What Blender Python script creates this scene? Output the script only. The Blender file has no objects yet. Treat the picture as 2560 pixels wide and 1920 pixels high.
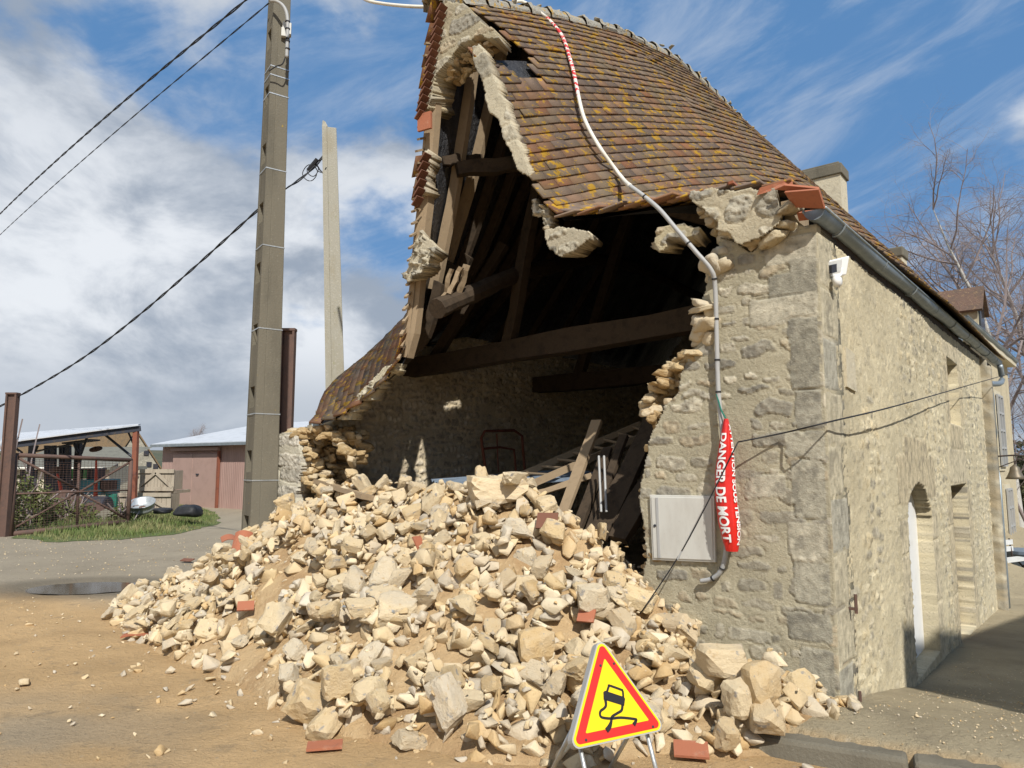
import bpy, bmesh, math, random
import numpy as np
from mathutils import Vector
from mathutils.bvhtree import BVHTree
random.seed(7); RS = np.random.RandomState(11)
SC = bpy.context.scene; COL = SC.collection
rad = math.radians
# ---------------------------------------------------------------- camera, sky, sun, exposure
F = 1774.0; PITCH = rad(6.4); CAMH = 1.65
cd = bpy.data.cameras.new('camera'); cam = bpy.data.objects.new('camera', cd); COL.objects.link(cam)
cam.location = (0, 0, CAMH); cam.rotation_euler = (rad(90) + PITCH, 0, 0)
cd.sensor_width = 36; cd.lens = F / 2560 * 36; cd.clip_end = 4000; cd.clip_start = .05
SC.camera = cam
SUN_AZ = rad(15); SUN_EL = rad(44)           # behind the camera, to its right
to_sun = Vector((math.sin(SUN_AZ) * math.cos(SUN_EL), -math.cos(SUN_AZ) * math.cos(SUN_EL), math.sin(SUN_EL)))
sd = bpy.data.lights.new('sun', 'SUN'); sd.energy = 4.7; sd.angle = rad(.53); sd.color = (1, .965, .90)
sun = bpy.data.objects.new('sun', sd); COL.objects.link(sun)
sun.rotation_euler = to_sun.to_track_quat('Z', 'Y').to_euler(); sun.location = to_sun * 60
SC.view_settings.view_transform = 'Standard'; SC.view_settings.look = 'None'
SC.view_settings.gamma = 1; SC.view_settings.exposure = 0.12; SC.view_settings.use_curve_mapping = False

def build_world():
    w = bpy.data.worlds.new('World'); SC.world = w; w.use_nodes = True
    nt = w.node_tree; nt.nodes.clear(); N = nt.nodes.new; L = nt.links.new
    def math_(op, a, b=None, c=None):
        n = N('ShaderNodeMath'); n.operation = op
        for i, v in enumerate((a, b, c)):
            if v is None: continue
            if isinstance(v, (int, float)): n.inputs[i].default_value = v
            else: L(v, n.inputs[i])
        return n.outputs[0]
    def smooth(v, lo, hi):
        n = N('ShaderNodeMapRange'); n.interpolation_type = 'SMOOTHSTEP'; L(v, n.inputs[0])
        n.inputs[1].default_value = lo; n.inputs[2].default_value = hi; return n.outputs[0]
    def mix(f, a, b):
        n = N('ShaderNodeMix'); n.data_type = 'RGBA'
        if isinstance(f, (int, float)): n.inputs[0].default_value = f
        else: L(f, n.inputs[0])
        for s, v in ((n.inputs[6], a), (n.inputs[7], b)):
            if isinstance(v, tuple): s.default_value = (*v, 1)
            else: L(v, s)
        return n.outputs[2]
    out = N('ShaderNodeOutputWorld'); bg = N('ShaderNodeBackground')
    sky = N('ShaderNodeTexSky'); sky.sky_type = 'NISHITA'; sky.sun_disc = False
    sky.sun_elevation = SUN_EL; sky.sun_rotation = rad(180) - SUN_AZ
    sky.air_density = 1.0; sky.dust_density = .5; sky.ozone_density = 2.0
    tc = N('ShaderNodeTexCoord'); d = tc.outputs['Generated']
    sep = N('ShaderNodeSeparateXYZ'); L(d, sep.inputs[0]); X, Y, Zc = sep.outputs
    den = math_('ADD', math_('MAXIMUM', Zc, 0.0), .16)
    cb = N('ShaderNodeCombineXYZ'); L(math_('DIVIDE', X, den), cb.inputs[0]); L(math_('DIVIDE', Y, den), cb.inputs[1])
    def noise(vec, scale, det, rough, dist=0, off=(0, 0, 0), sc3=(1, 1, 1), rotz=0, tex=None):
        m = N('ShaderNodeMapping'); L(vec, m.inputs[0]); m.inputs['Location'].default_value = off
        m.inputs['Scale'].default_value = sc3; m.inputs['Rotation'].default_value = (0, 0, rotz)
        if tex: m.vector_type = 'TEXTURE'; m.inputs['Rotation'].default_value = tex
        n = N('ShaderNodeTexNoise'); L(m.outputs[0], n.inputs['Vector']); n.inputs['Scale'].default_value = scale
        n.inputs['Detail'].default_value = det; n.inputs['Roughness'].default_value = rough
        n.inputs['Distortion'].default_value = dist
        return n.outputs['Fac']
    P = cb.outputs[0]
    # heaped cumulus over the left half, thinning to the right
    n1 = noise(P, .95, 9, .56, .25, (8.1, 2.2, 0))
    n1b = noise(d, 3.2, 8, .55, .2, (2.3, 6.4, 1.2), (1, 1, 1.7))
    cm = math_('ADD', math_('MULTIPLY', n1, .3), math_('MULTIPLY', n1b, .7))
    side = smooth(X, .42, -.38)                       # more cloud to the left
    low = smooth(Zc, .55, .02)
    thr = math_('ADD', math_('MULTIPLY', side, .185), math_('MULTIPLY', low, .07))
    cov = smooth(math_('ADD', cm, thr), .575, .68)
    # wispy cirrus streaks, mostly to the right
    n2 = noise(d, 5.0, 8, .62, .5, (.5, 2.2, 0), (1.5, 1, .36), tex=(0, rad(-24), 0))
    cirr = math_('MULTIPLY', smooth(n2, .42, .74), .5)
    # light and shade inside the cloud body
    n3 = noise(d, 5.5, 9, .6, .3, (7.3, 2.1, .2), (1, 1, 1.6))
    n4 = noise(d, 2.0, 6, .5, .2, (.3, 5.1, 1.2), (1, 1, 2.6))
    body = smooth(math_('ADD', math_('MULTIPLY', n3, .5), math_('MULTIPLY', n4, .5)), .39, .56)
    elev = math_('MULTIPLY', math_('ADD', .38, math_('MULTIPLY', smooth(Zc, .06, .18), .62)), math_('SUBTRACT', 1.0, math_('MULTIPLY', smooth(Zc, .28, .5), .5)))
    body = math_('MULTIPLY', body, elev)
    ccol = mix(body, (3.9, 4.5, 5.4), (9.8, 10.1, 10.5))
    blue = mix(.7, sky.outputs[0], (1.35, 3.4, 6.9))
    c = mix(cirr, blue, (6.2, 7.0, 8.2))
    c = mix(math_('MULTIPLY', cov, .93), c, ccol)
    L(c, bg.inputs[0]); bg.inputs[1].default_value = .082
    L(bg.outputs[0], out.inputs[0])
build_world()

# ---------------------------------------------------------------- measuring helpers
V3 = lambda *a: np.array(a, float)
FW = V3(0, math.cos(PITCH), math.sin(PITCH)); UPV = V3(0, -math.sin(PITCH), math.cos(PITCH)); O = V3(0, 0, CAMH)
C = V3(2.18, 4.8, 0); _k = math.hypot(.8, 1)
VD = V3(.8, 1, 0) / _k          # along the long side wall, away from the street
UD = V3(-1, .8, 0) / _k         # along the gable, to the left
ZD = V3(0, 0, 1)
def ray(x, y): return FW + V3(1, 0, 0) * (x - 1280) / F - UPV * (y - 960) / F
def proj(p):
    q = np.asarray(p, float) - O; z = q @ FW
    return 1280 + F * q[0] / z, 960 - F * (q @ UPV) / z
def on_plane(x, y, n, p0): r = ray(x, y); return O + r * (((p0 - O) @ n) / (r @ n))
def onV(x, y, w=0): return on_plane(x, y, VD, C + w * VD)
def onU(x, y, t=0): return on_plane(x, y, UD, C + t * UD)
def onZ(x, y, z=0): return on_plane(x, y, ZD, V3(0, 0, z))
def at(x, y, D): r = ray(x, y); return O + r * (D / r[1])
def B(t, w, z): return C + UD * t + VD * w + ZD * z
def twz(p): q = np.asarray(p) - C; return q @ UD, q @ VD, q[2]
def tz(x, y, w=0): a = twz(onV(x, y, w)); return (a[0], a[2])
def wz(x, y, t=0): a = twz(onU(x, y, t)); return (a[1], a[2])

# ---------------------------------------------------------------- noise
def _h(i, j, k, s):
    n = (i * 374761393 + j * 668265263 + k * 1274126177 + s * 974634777) & 0xFFFFFFFF
    n = ((n ^ (n >> 13)) * 1274126177) & 0xFFFFFFFF
    n = ((n ^ (n >> 16)) * 2246822519) & 0xFFFFFFFF
    return ((n ^ (n >> 15)) & 0xFFFFFF) / float(0xFFFFFF)
def vn(x, y, z=None, s=0):
    x = np.asarray(x, float); y = np.asarray(y, float); z = np.zeros_like(x) if z is None else np.asarray(z, float)
    i = np.floor(x).astype(np.int64); j = np.floor(y).astype(np.int64); k = np.floor(z).astype(np.int64)
    f = x - i; g = y - j; h = z - k
    f = f * f * (3 - 2 * f); g = g * g * (3 - 2 * g); h = h * h * (3 - 2 * h)
    r = 0
    for a in (0, 1):
        for b in (0, 1):
            for c in (0, 1):
                r = r + _h(i + a, j + b, k + c, s) * (f if a else 1 - f) * (g if b else 1 - g) * (h if c else 1 - h)
    return r
def fbm(x, y, z=None, s=0, o=4):
    r = 0; a = .5; t = 0
    x = np.asarray(x, float); y = np.asarray(y, float)
    for n in range(o):
        r = r + a * vn(x * 2 ** n, y * 2 ** n, None if z is None else np.asarray(z) * 2 ** n, s + n); t += a; a *= .5
    return r / t
def sstep(a, b, x): t = np.clip((np.asarray(x, float) - a) / (b - a), 0, 1); return t * t * (3 - 2 * t)
def inpoly(px, py, poly):
    px = np.asarray(px, float); py = np.asarray(py, float); r = np.zeros(px.shape, bool)
    n = len(poly); j = n - 1
    for i in range(n):
        xi, yi = poly[i]; xj, yj = poly[j]
        c = ((yi > py) != (yj > py)) & (px < (xj - xi) * (py - yi) / ((yj - yi) or 1e-9) + xi)
        r ^= c; j = i
    return r
def polydist(px, py, poly, closed=True):
    px = np.asarray(px, float); py = np.asarray(py, float); d = np.full(px.shape, 1e9); n = len(poly)
    for i in range(n if closed else n - 1):
        a = poly[i]; b = poly[(i + 1) % n]; ex, ey = b[0] - a[0], b[1] - a[1]
        t = np.clip(((px - a[0]) * ex + (py - a[1]) * ey) / (ex * ex + ey * ey + 1e-12), 0, 1)
        d = np.minimum(d, np.hypot(px - a[0] - t * ex, py - a[1] - t * ey))
    return d

# ---------------------------------------------------------------- materials
def mat(name, col, rough=.85, layers=(), bump=None, metallic=0, attr=None, rnd=None, spec=.3, coord='Object', trans=0):
    m = bpy.data.materials.new(name); m.use_nodes = True; nt = m.node_tree; N = nt.nodes.new; L = nt.links.new
    p = nt.nodes['Principled BSDF']; p.inputs['Roughness'].default_value = rough; p.inputs['Metallic'].default_value = metallic
    p.inputs['Specular IOR Level'].default_value = spec
    tc = N('ShaderNodeTexCoord').outputs[coord]
    def nz(scale, det=6, ro=.6, stretch=None):
        n = N('ShaderNodeTexNoise'); n.inputs['Scale'].default_value = scale; n.inputs['Detail'].default_value = det
        n.inputs['Roughness'].default_value = ro
        if stretch:
            mp = N('ShaderNodeMapping'); mp.inputs['Scale'].default_value = stretch; L(tc, mp.inputs[0]); L(mp.outputs[0], n.inputs['Vector'])
        else: L(tc, n.inputs['Vector'])
        return n.outputs['Fac']
    if attr:
        a = N('ShaderNodeAttribute'); a.attribute_name = attr; c = a.outputs['Color']
    else:
        r = N('ShaderNodeRGB'); r.outputs[0].default_value = (*col, 1); c = r.outputs[0]
    def mixn(f, a, b, mode='MIX'):
        n = N('ShaderNodeMix'); n.data_type = 'RGBA'; n.blend_type = mode
        if isinstance(f, (int, float)): n.inputs[0].default_value = f
        else: L(f, n.inputs[0])
        L(a, n.inputs[6])
        if isinstance(b, tuple): n.inputs[7].default_value = (*b, 1)
        else: L(b, n.inputs[7])
        return n.outputs[2]
    if rnd:                                        # per-object variation towards a second and third colour
        oi = N('ShaderNodeObjectInfo').outputs['Random']
        cr = N('ShaderNodeValToRGB'); L(oi, cr.inputs[0]); e = cr.color_ramp.elements
        e[0].color = (*rnd[0], 1); e[0].position = 0; e[1].color = (*rnd[-1], 1); e[1].position = 1
        for i, q in enumerate(rnd[1:-1]):
            x = e.new((i + 1) / (len(rnd) - 1)); x.color = (*q, 1)
        c = mixn(.5 if attr else 1.0, c, cr.outputs[0])
    for ly in layers:
        sc, c2, lo, hi = ly[:4]; st = ly[4] if len(ly) > 4 else None; amt = ly[5] if len(ly) > 5 else 1
        mr = N('ShaderNodeMapRange'); mr.interpolation_type = 'SMOOTHSTEP'; L(nz(sc, 7, .62, st), mr.inputs[0])
        mr.inputs[1].default_value = lo; mr.inputs[2].default_value = hi; mr.inputs[4].default_value = amt
        c = mixn(mr.outputs[0], c, c2)
    L(c, p.inputs['Base Color'])
    if bump:
        hgt = None
        for sc, st, *rest in (bump if isinstance(bump, list) else [bump]):
            b = N('ShaderNodeBump'); b.inputs['Distance'].default_value = st; b.inputs['Strength'].default_value = 1
            L(nz(sc, 8, .65, rest[0] if rest else None), b.inputs['Height'])
            if hgt: L(hgt, b.inputs['Normal'])
            hgt = b.outputs[0]
        L(hgt, p.inputs['Normal'])
    return m
M = {}
M['masonry'] = mat('masonry', (.4, .35, .25), .92, [(38, (.17, .155, .12), .55, .72, None, .55), (75, (.62, .57, .45), .58, .72, None, .55), (5, (.3, .27, .2), .56, .74, None, .35), (130, (.14, .13, .1), .62, .74, None, .6)], [(45, .010), (150, .005)], attr='Col', spec=.15)
M['stone'] = mat('limestone', (.6, .5, .35), .9, [(5, (.42, .27, .12), .56, .72, None, .75), (1.7, (.60, .48, .31), .42, .6, None, .5), (3.4, (.27, .26, .25), .58, .68, None, .85), (26, (.74, .67, .52), .58, .75, None, .6)],
                 [(14, .012), (60, .004)], attr='Col', rnd=[(.70, .57, .37), (.56, .40, .20), (.73, .63, .45), (.62, .47, .26), (.60, .52, .39), (.70, .55, .32)], spec=.15)
M['stone_mass'] = mat('limestone_mass', (.6, .5, .35), .9, [(5, (.44, .29, .14), .58, .72, None, .7), (2.2, (.60, .48, .31), .42, .6, None, .5), (24, (.74, .67, .52), .6, .75, None, .5)], [(20, .008), (80, .003)], attr='Col', spec=.15)
M['core'] = mat('core_stone', (.48, .31, .14), .95, [(7, (.6, .48, .30), .5, .7), (18, (.36, .24, .12), .55, .7)], [(12, .03), (40, .012), (110, .004)], attr='Col', spec=.1)
M['sand'] = mat('sandy_earth', (.50, .355, .195), .96, [(2.2, (.38, .25, .13), .45, .65), (18, (.56, .42, .25), .55, .72), (60, (.3, .2, .11), .6, .7, None, .6)], [(16, .03), (70, .01)], spec=.1)
M['tile'] = mat('clay_tile', (.17, .1, .07), .93, [(30, (.24, .21, .17), .58, .72, None, .5), (2.2, (.20, .165, .10), .48, .66, None, .5), (6.5, (.46, .27, .03), .565, .61, None, .9), (15, (.46, .28, .035), .595, .64, None, .85)], [(70, .003)], attr='Col', spec=.12)
M['tile_red'] = mat('red_clay_tile', (.36, .13, .07), .8, [(12, (.5, .3, .2), .55, .75, None, .6), (22, (.2, .09, .06), .55, .75, None, .6)], (60, .003))
M['tile_dark'] = mat('dark_red_tile', (.17, .075, .047), .85, [(12, (.3, .2, .13), .55, .75, None, .7), (22, (.12, .06, .045), .55, .75, None, .7)], (60, .003))
M['lichen'] = mat('lichen_mortar', (.33, .31, .26), .95, [(14, (.45, .28, .06), .54, .64), (30, (.2, .19, .16), .52, .7)], [(25, .02), (80, .006)])
M['plaster'] = mat('lime_plaster', (.55, .49, .36), .92, [(7, (.4, .35, .26), .5, .7, None, .7), (26, (.66, .62, .5), .55, .72, None, .6)], [(18, .012), (70, .004)], spec=.15)
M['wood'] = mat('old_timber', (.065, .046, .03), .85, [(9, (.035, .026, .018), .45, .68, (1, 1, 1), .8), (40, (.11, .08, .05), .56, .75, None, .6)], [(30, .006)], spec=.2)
M['plank'] = mat('pale_plank', (.31, .23, .145), .85, [(14, (.26, .19, .12), .48, .7, None, .8)], [(40, .003)], spec=.2)
M['felt'] = mat('black_underlay', (.028, .028, .031), .4, [(4, (.05, .05, .055), .5, .7)], [(9, .05, (1.2, 1.2, .9)), (26, .02)], spec=.5)
M['zinc'] = mat('zinc', (.27, .31, .33), .5, [(6, (.36, .4, .42), .45, .7), (30, (.2, .22, .22), .58, .75, None, .6)], (20, .003), metallic=.55)
M['concrete'] = mat('old_concrete', (.165, .148, .112), .93, [(3, (.115, .104, .08), .45, .7, (1, 1, .3), .8), (45, (.27, .25, .2), .58, .72, None, .6), (8, (.36, .24, .05), .68, .72, None, .8)], [(50, .006)], spec=.15)
M['pale_concrete'] = mat('pale_concrete', (.34, .32, .26), .93, [(4, (.3, .27, .2), .48, .7, (1, 1, .4), .8), (40, (.55, .52, .45), .55, .72, None, .6), (9, (.25, .25, .12), .62, .7, None, .5)], [(50, .006)], spec=.15)
M['rust'] = mat('rusty_steel', (.125, .075, .058), .75, [(5, (.09, .06, .05), .45, .7), (24, (.2, .1, .06), .58, .72, None, .7)], [(50, .003)])
M['redrust'] = mat('red_oxide_steel', (.24, .085, .05), .75, [(6, (.15, .06, .045), .5, .7)], [(50, .003)])
M['darksteel'] = mat('dark_steel', (.035, .038, .05), .6, [(6, (.07, .055, .045), .52, .7)], [(50, .003)])
M['galv'] = mat('galvanised', (.5, .52, .52), .4, [(8, (.36, .38, .38), .45, .7)], (30, .003), metallic=.6)
M['white_pvc'] = mat('white_plastic', (.72, .69, .6), .55, [(5, (.56, .52, .43), .5, .75, None, .7)])
M['grey_pvc'] = mat('grey_plastic', (.38, .38, .37), .5, [(6, (.31, .31, .30), .5, .75, None, .7)])
M['black'] = mat('black_rubber', (.02, .02, .022), .6, [(10, (.04, .04, .04), .5, .7)])
M['red'] = mat('red_vinyl', (.62, .018, .012), .38, [(9, (.52, .012, .01), .5, .7)], (14, .004), spec=.5)
M['sign_red'] = mat('sign_red', (.58, .025, .022), .4, [(20, (.5, .04, .03), .55, .75, None, .6)], spec=.5)
M['sign_yellow'] = mat('sign_yellow', (.84, .61, .012), .38, [(18, (.76, .54, .02), .55, .75, None, .6)], spec=.5)
M['sign_black'] = mat('sign_black', (.02, .021, .025), .45)
M['white'] = mat('white_paint', (.78, .78, .76), .5, [(7, (.66, .65, .61), .5, .75, None, .7)])
M['box'] = mat('cabinet_plastic', (.56, .55, .5), .55, [(4, (.47, .45, .40), .48, .72, (1, 1, .35), .8), (40, (.4, .38, .33), .62, .72, None, .6)])
M['pink'] = mat('pink_sheet', (.40, .265, .225), .7, [(1.2, (.34, .22, .185), .45, .7, (1, 1, .3))])
M['pink_door'] = mat('pink_door', (.42, .28, .235), .7, [(2, (.36, .24, .2), .45, .7)])
M['paleroof'] = mat('fibre_cement', (.5, .52, .55), .6, [(3, (.4, .42, .44), .45, .7)])
M['brownroof'] = mat('brown_roof', (.2, .135, .075), .9, [(3, (.15, .11, .07), .45, .7), (12, (.27, .19, .08), .55, .7)], (12, .03))
M['slateroof'] = mat('grey_tile_roof', (.17, .165, .135), .9, [(3, (.13, .125, .105), .45, .7)], (12, .02))
M['crate'] = mat('crate_wood', (.40, .34, .26), .85, [(8, (.3, .25, .19), .45, .7, (1, 1, .3))], (40, .003))
M['teal'] = mat('teal_paint', (.05, .27, .31), .5, [(6, (.04, .2, .24), .5, .7)])
M['green'] = mat('green_paint', (.06, .32, .05), .45, [(6, (.05, .22, .05), .5, .7)])
M['deepgreen'] = mat('deep_green_paint', (.02, .16, .115), .5, [(6, (.02, .11, .08), .5, .7)])
M['orange'] = mat('orange_paint', (.62, .07, .03), .5, [(8, (.5, .06, .03), .5, .7)])
M['glass'] = mat('window_glass', (.03, .035, .04), .08, [(5, (.05, .055, .06), .4, .7)], spec=.6)
M['bark'] = mat('birch_bark', (.45, .43, .39), .85, [(3, (.1, .09, .08), .55, .66, (1, 1, .35)), (12, (.6, .58, .54), .55, .7)], (20, .01))
M['twig'] = mat('twig', (.24, .195, .185), .9, [(4, (.3, .25, .235), .4, .7)])
M['leaf'] = mat('leaf', (.085, .11, .03), .7, [(1.5, (.12, .13, .03), .4, .65), (2.3, (.05, .075, .02), .5, .7)])
M['grass'] = mat('grass_blades', (.13, .17, .05), .75, [(.8, (.24, .22, .10), .42, .6), (3, (.075, .14, .03), .5, .7)])
M['hill'] = mat('far_fields', (.075, .085, .05), .95, [(.02, (.11, .1, .06), .45, .6), (.3, (.045, .055, .035), .5, .65)])
M['iron'] = mat('iron', (.05, .04, .035), .6, [(15, (.12, .06, .035), .5, .7)])
M['bronze'] = mat('bell_bronze', (.17, .14, .1), .5, [(12, (.1, .11, .09), .5, .7)], metallic=.4)
M['bench'] = mat('bench_paint', (.62, .62, .6), .5, [(10, (.5, .5, .47), .5, .7)])
M['bluegrey'] = mat('bluegrey_plastic', (.16, .2, .25), .55, [(4, (.12, .15, .19), .5, .7)])
M['brick'] = mat('brown_brick', (.3, .19, .12), .9, [(16, (.2, .13, .09), .45, .6), (5, (.4, .33, .24), .55, .65)], (30, .01))

# ---------------------------------------------------------------- object helpers
def tag(o, label=None, cat=None, group=None, kind=None):
    if label: o['label'] = label
    if cat: o['category'] = cat
    if group: o['group'] = group
    if kind: o['kind'] = kind
    return o
def root(name, loc, label, cat, group=None):
    o = bpy.data.objects.new(name, None); COL.objects.link(o); o.location = Vector(loc); o.empty_display_size = .1
    return tag(o, label, cat, group)
def base_of(p):
    x = Vector((0, 0, 0))
    while p is not None: x = x + p.location; p = p.parent
    return x
def mk(name, verts, faces, m, parent=None, smooth=False, col=None, loc=None):
    """one mesh object; verts in world space"""
    v = np.asarray(verts, float).reshape(-1, 3)
    l = np.array(base_of(parent)) if parent else (np.asarray(loc, float) if loc is not None else v.mean(0) * 1.0)
    if parent is None and loc is None: l = V3(v[:, 0].mean(), v[:, 1].mean(), v[:, 2].min())
    me = bpy.data.meshes.new(name); vv = v - l
    if isinstance(faces, np.ndarray) and faces.ndim == 2 and len(faces):
        nf, k = faces.shape
        me.vertices.add(len(vv)); me.vertices.foreach_set('co', vv.ravel().astype(np.float32))
        me.loops.add(nf * k); me.loops.foreach_set('vertex_index', faces.ravel().astype(np.int32))
        me.polygons.add(nf); me.polygons.foreach_set('loop_start', (np.arange(nf) * k).astype(np.int32))
        me.update(calc_edges=True); me.validate()
    else:
        me.from_pydata([tuple(q) for q in vv], [], [tuple(int(i) for i in f) for f in faces]); me.update()
    if col is not None:
        a = me.color_attributes.new('Col', 'FLOAT_COLOR', 'POINT')
        c = np.ones((len(vv), 4), np.float32); c[:, :3] = col; a.data.foreach_set('color', c.ravel())
    me.materials.append(M[m] if isinstance(m, str) else m)
    if smooth: me.polygons.foreach_set('use_smooth', np.ones(len(me.polygons), bool))
    o = bpy.data.objects.new(name, me); COL.objects.link(o)
    if parent: o.parent = parent
    else: o.location = Vector(l)
    return o
def unit(v): v = np.asarray(v, float); return v / (np.linalg.norm(v) + 1e-12)
class MB:
    """collects boxes, bars, tubes, prisms"""
    def __init__(s): s.v = []; s.f = []
    def add(s, v, f):
        b = len(s.v); s.v += [tuple(q) for q in v]; s.f += [tuple(i + b for i in q) for q in f]; return s
    def hexa(s, p): # 8 points: bottom 4, top 4
        return s.add(p, [(3, 2, 1, 0), (4, 5, 6, 7), (0, 1, 5, 4), (1, 2, 6, 5), (2, 3, 7, 6), (3, 0, 4, 7)])
    def box(s, c, ax, ay, az, sx, sy, sz):
        c = np.asarray(c, float); ax = unit(ax) * sx / 2; ay = unit(ay) * sy / 2; az = unit(az) * sz / 2
        return s.hexa([c - ax - ay - az, c + ax - ay - az, c + ax + ay - az, c - ax + ay - az, c - ax - ay + az, c + ax - ay + az, c + ax + ay + az, c - ax + ay + az])
    def bar(s, a, b, wd, th, up=(0, 0, 1), jit=0):
        a = np.asarray(a, float); b = np.asarray(b, float); d = unit(b - a); sd = unit(np.cross(d, up)); u = np.cross(sd, d)
        n = 6 if jit else 1; vv = []; ff = []
        for i in range(n + 1):
            c = a + (b - a) * i / n + (sd * random.uniform(-jit, jit) + u * random.uniform(-jit, jit))
            k = 1 + (random.uniform(-.12, .12) if jit else 0)
            vv += [c - sd * wd / 2 * k - u * th / 2 * k, c + sd * wd / 2 * k - u * th / 2 * k, c + sd * wd / 2 * k + u * th / 2 * k, c - sd * wd / 2 * k + u * th / 2 * k]
        for i in range(n):
            for j in range(4): ff.append((i * 4 + j, i * 4 + (j + 1) % 4, i * 4 + 4 + (j + 1) % 4, i * 4 + 4 + j))
        ff += [(3, 2, 1, 0), tuple(n * 4 + j for j in range(4))]
        return s.add(vv, ff)
    def tube(s, pts, r, n=8, cap=True):
        pts = [np.asarray(p, float) for p in pts]; rr = r if hasattr(r, '__len__') else [r] * len(pts)
        vv = []; ff = []; ref = None
        for i, p in enumerate(pts):
            d = unit(pts[min(i + 1, len(pts) - 1)] - pts[max(i - 1, 0)])
            if ref is None: ref = V3(0, 0, 1) if abs(d[2]) < .9 else V3(1, 0, 0)
            a = unit(np.cross(d, ref)); b = np.cross(d, a); ref = -b if False else ref
            for k in range(n):
                q = 2 * math.pi * k / n; vv.append(p + (a * math.cos(q) + b * math.sin(q)) * rr[i])
        for i in range(len(pts) - 1):
            for k in range(n): ff.append((i * n + k, i * n + (k + 1) % n, (i + 1) * n + (k + 1) % n, (i + 1) * n + k))
        if cap: ff += [tuple(range(n))[::-1], tuple((len(pts) - 1) * n + k for k in range(n))]
        return s.add(vv, ff)
    def prism(s, poly, P, h0, h1): # poly 2D, P(a,b,h)->3D
        n = len(poly); vv = [P(a, b, h0) for a, b in poly] + [P(a, b, h1) for a, b in poly]
        return s.add(vv, [tuple(range(n))[::-1], tuple(range(n, 2 * n))] + [(i, (i + 1) % n, n + (i + 1) % n, n + i) for i in range(n)])
    def lathe(s, c, prof, n=20, ax=(0, 0, 1), cap=True):
        c = np.asarray(c, float); az = unit(ax); a = unit(np.cross(az, (1, .01, 0) if abs(az[0]) < .9 else (0, 1, 0))); b = np.cross(az, a)
        vv = [c + az * h + (a * math.cos(2 * math.pi * k / n) + b * math.sin(2 * math.pi * k / n)) * r for r, h in prof for k in range(n)]
        ff = [(i * n + k, i * n + (k + 1) % n, (i + 1) * n + (k + 1) % n, (i + 1) * n + k) for i in range(len(prof) - 1) for k in range(n)]
        if cap: ff += [tuple(range(n))[::-1], tuple((len(prof) - 1) * n + k for k in range(n))]
        return s.add(vv, ff)
    def build(s, name, m, parent=None, smooth=False, loc=None, bevel=0):
        o = mk(name, s.v, s.f, m, parent, smooth, loc=loc)
        if bevel:
            b = o.modifiers.new('bevel', 'BEVEL'); b.width = bevel; b.segments = 2; b.limit_method = 'ANGLE'
        return o
def sm(pts, k=6):
    """smooth open curve through points"""
    P = [np.asarray(p, float) for p in pts]; out = []
    for i in range(len(P) - 1):
        p0 = P[max(i - 1, 0)]; p1 = P[i]; p2 = P[i + 1]; p3 = P[min(i + 2, len(P) - 1)]
        for j in range(k):
            t = j / k
            out.append(.5 * (2 * p1 + (p2 - p0) * t + (2 * p0 - 5 * p1 + 4 * p2 - p3) * t * t + (3 * p1 - p0 - 3 * p2 + p3) * t ** 3))
    return out + [P[-1]]

# ---------------------------------------------------------------- rocks
def ico(n):
    bm = bmesh.new(); bmesh.ops.create_icosphere(bm, subdivisions=n, radius=1)
    v = np.array([q.co[:] for q in bm.verts]); f = np.array([[w.index for w in q.verts] for q in bm.faces]); bm.free(); return v, f
ICO = {n: ico(n) for n in (2, 3, 4)}
def rock(seed, n=3, dims=(1, .75, .55), rough=.05, sharp=False):
    r = np.random.RandomState(seed); v, f = ICO[n]
    pl = []
    for ax in range(3):
        for sg in (-1, 1):
            a = np.zeros(3); a[ax] = sg; a += r.normal(0, .18, 3); pl.append((unit(a), r.uniform(.78, 1.0)))
    for _ in range(r.randint(2, 5) if sharp else r.randint(5, 10)): pl.append((unit(r.normal(0, 1, 3)), r.uniform(.72, 1.0) if sharp else r.uniform(.86, 1.22)))
    rad_ = np.full(len(v), 9.)
    for a, d in pl:
        c = v @ a; rad_ = np.minimum(rad_, np.where(c > .05, d / np.maximum(c, .05), 9))
    q = v * rad_[:, None] * (1 + rough * 2 * (fbm(v[:, 0] * 3 + seed, v[:, 1] * 3, v[:, 2] * 3, seed, 3)[:, None] - .5))
    q = q + rough * .7 * (np.stack([vn(q[:, 0] * 5, q[:, 1] * 5, q[:, 2] * 5, seed + k) for k in range(3)], 1) - .5)
    return q * np.array(dims) * .5, f
def hull(seed, rough=.3):
    r = np.random.RandomState(seed + 77); bm = bmesh.new()
    for _ in range(12):
        p = r.uniform(-1, 1, 3); p = p / max(np.abs(p)) * r.uniform(.8, 1.0); p = p / max(1, np.linalg.norm(p) / 1.45); bm.verts.new(tuple(p * .5))
    res = bmesh.ops.convex_hull(bm, input=bm.verts[:]); bmesh.ops.delete(bm, geom=list({g for g in res['geom_interior'] + res['geom_unused'] if isinstance(g, bmesh.types.BMVert)}), context='VERTS')
    bmesh.ops.bevel(bm, geom=bm.edges[:], offset=.03, segments=1, affect='EDGES'); bmesh.ops.triangulate(bm, faces=bm.faces[:]); bm.verts.index_update()
    v = np.array([q.co[:] for q in bm.verts]); f = np.array([[w.index for w in q.verts] for q in bm.faces]); bm.free()
    v = v + .05 * (np.stack([vn(v[:, 0] * 6, v[:, 1] * 6, v[:, 2] * 6, seed + k) for k in range(3)], 1) - .5); return v, f
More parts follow.
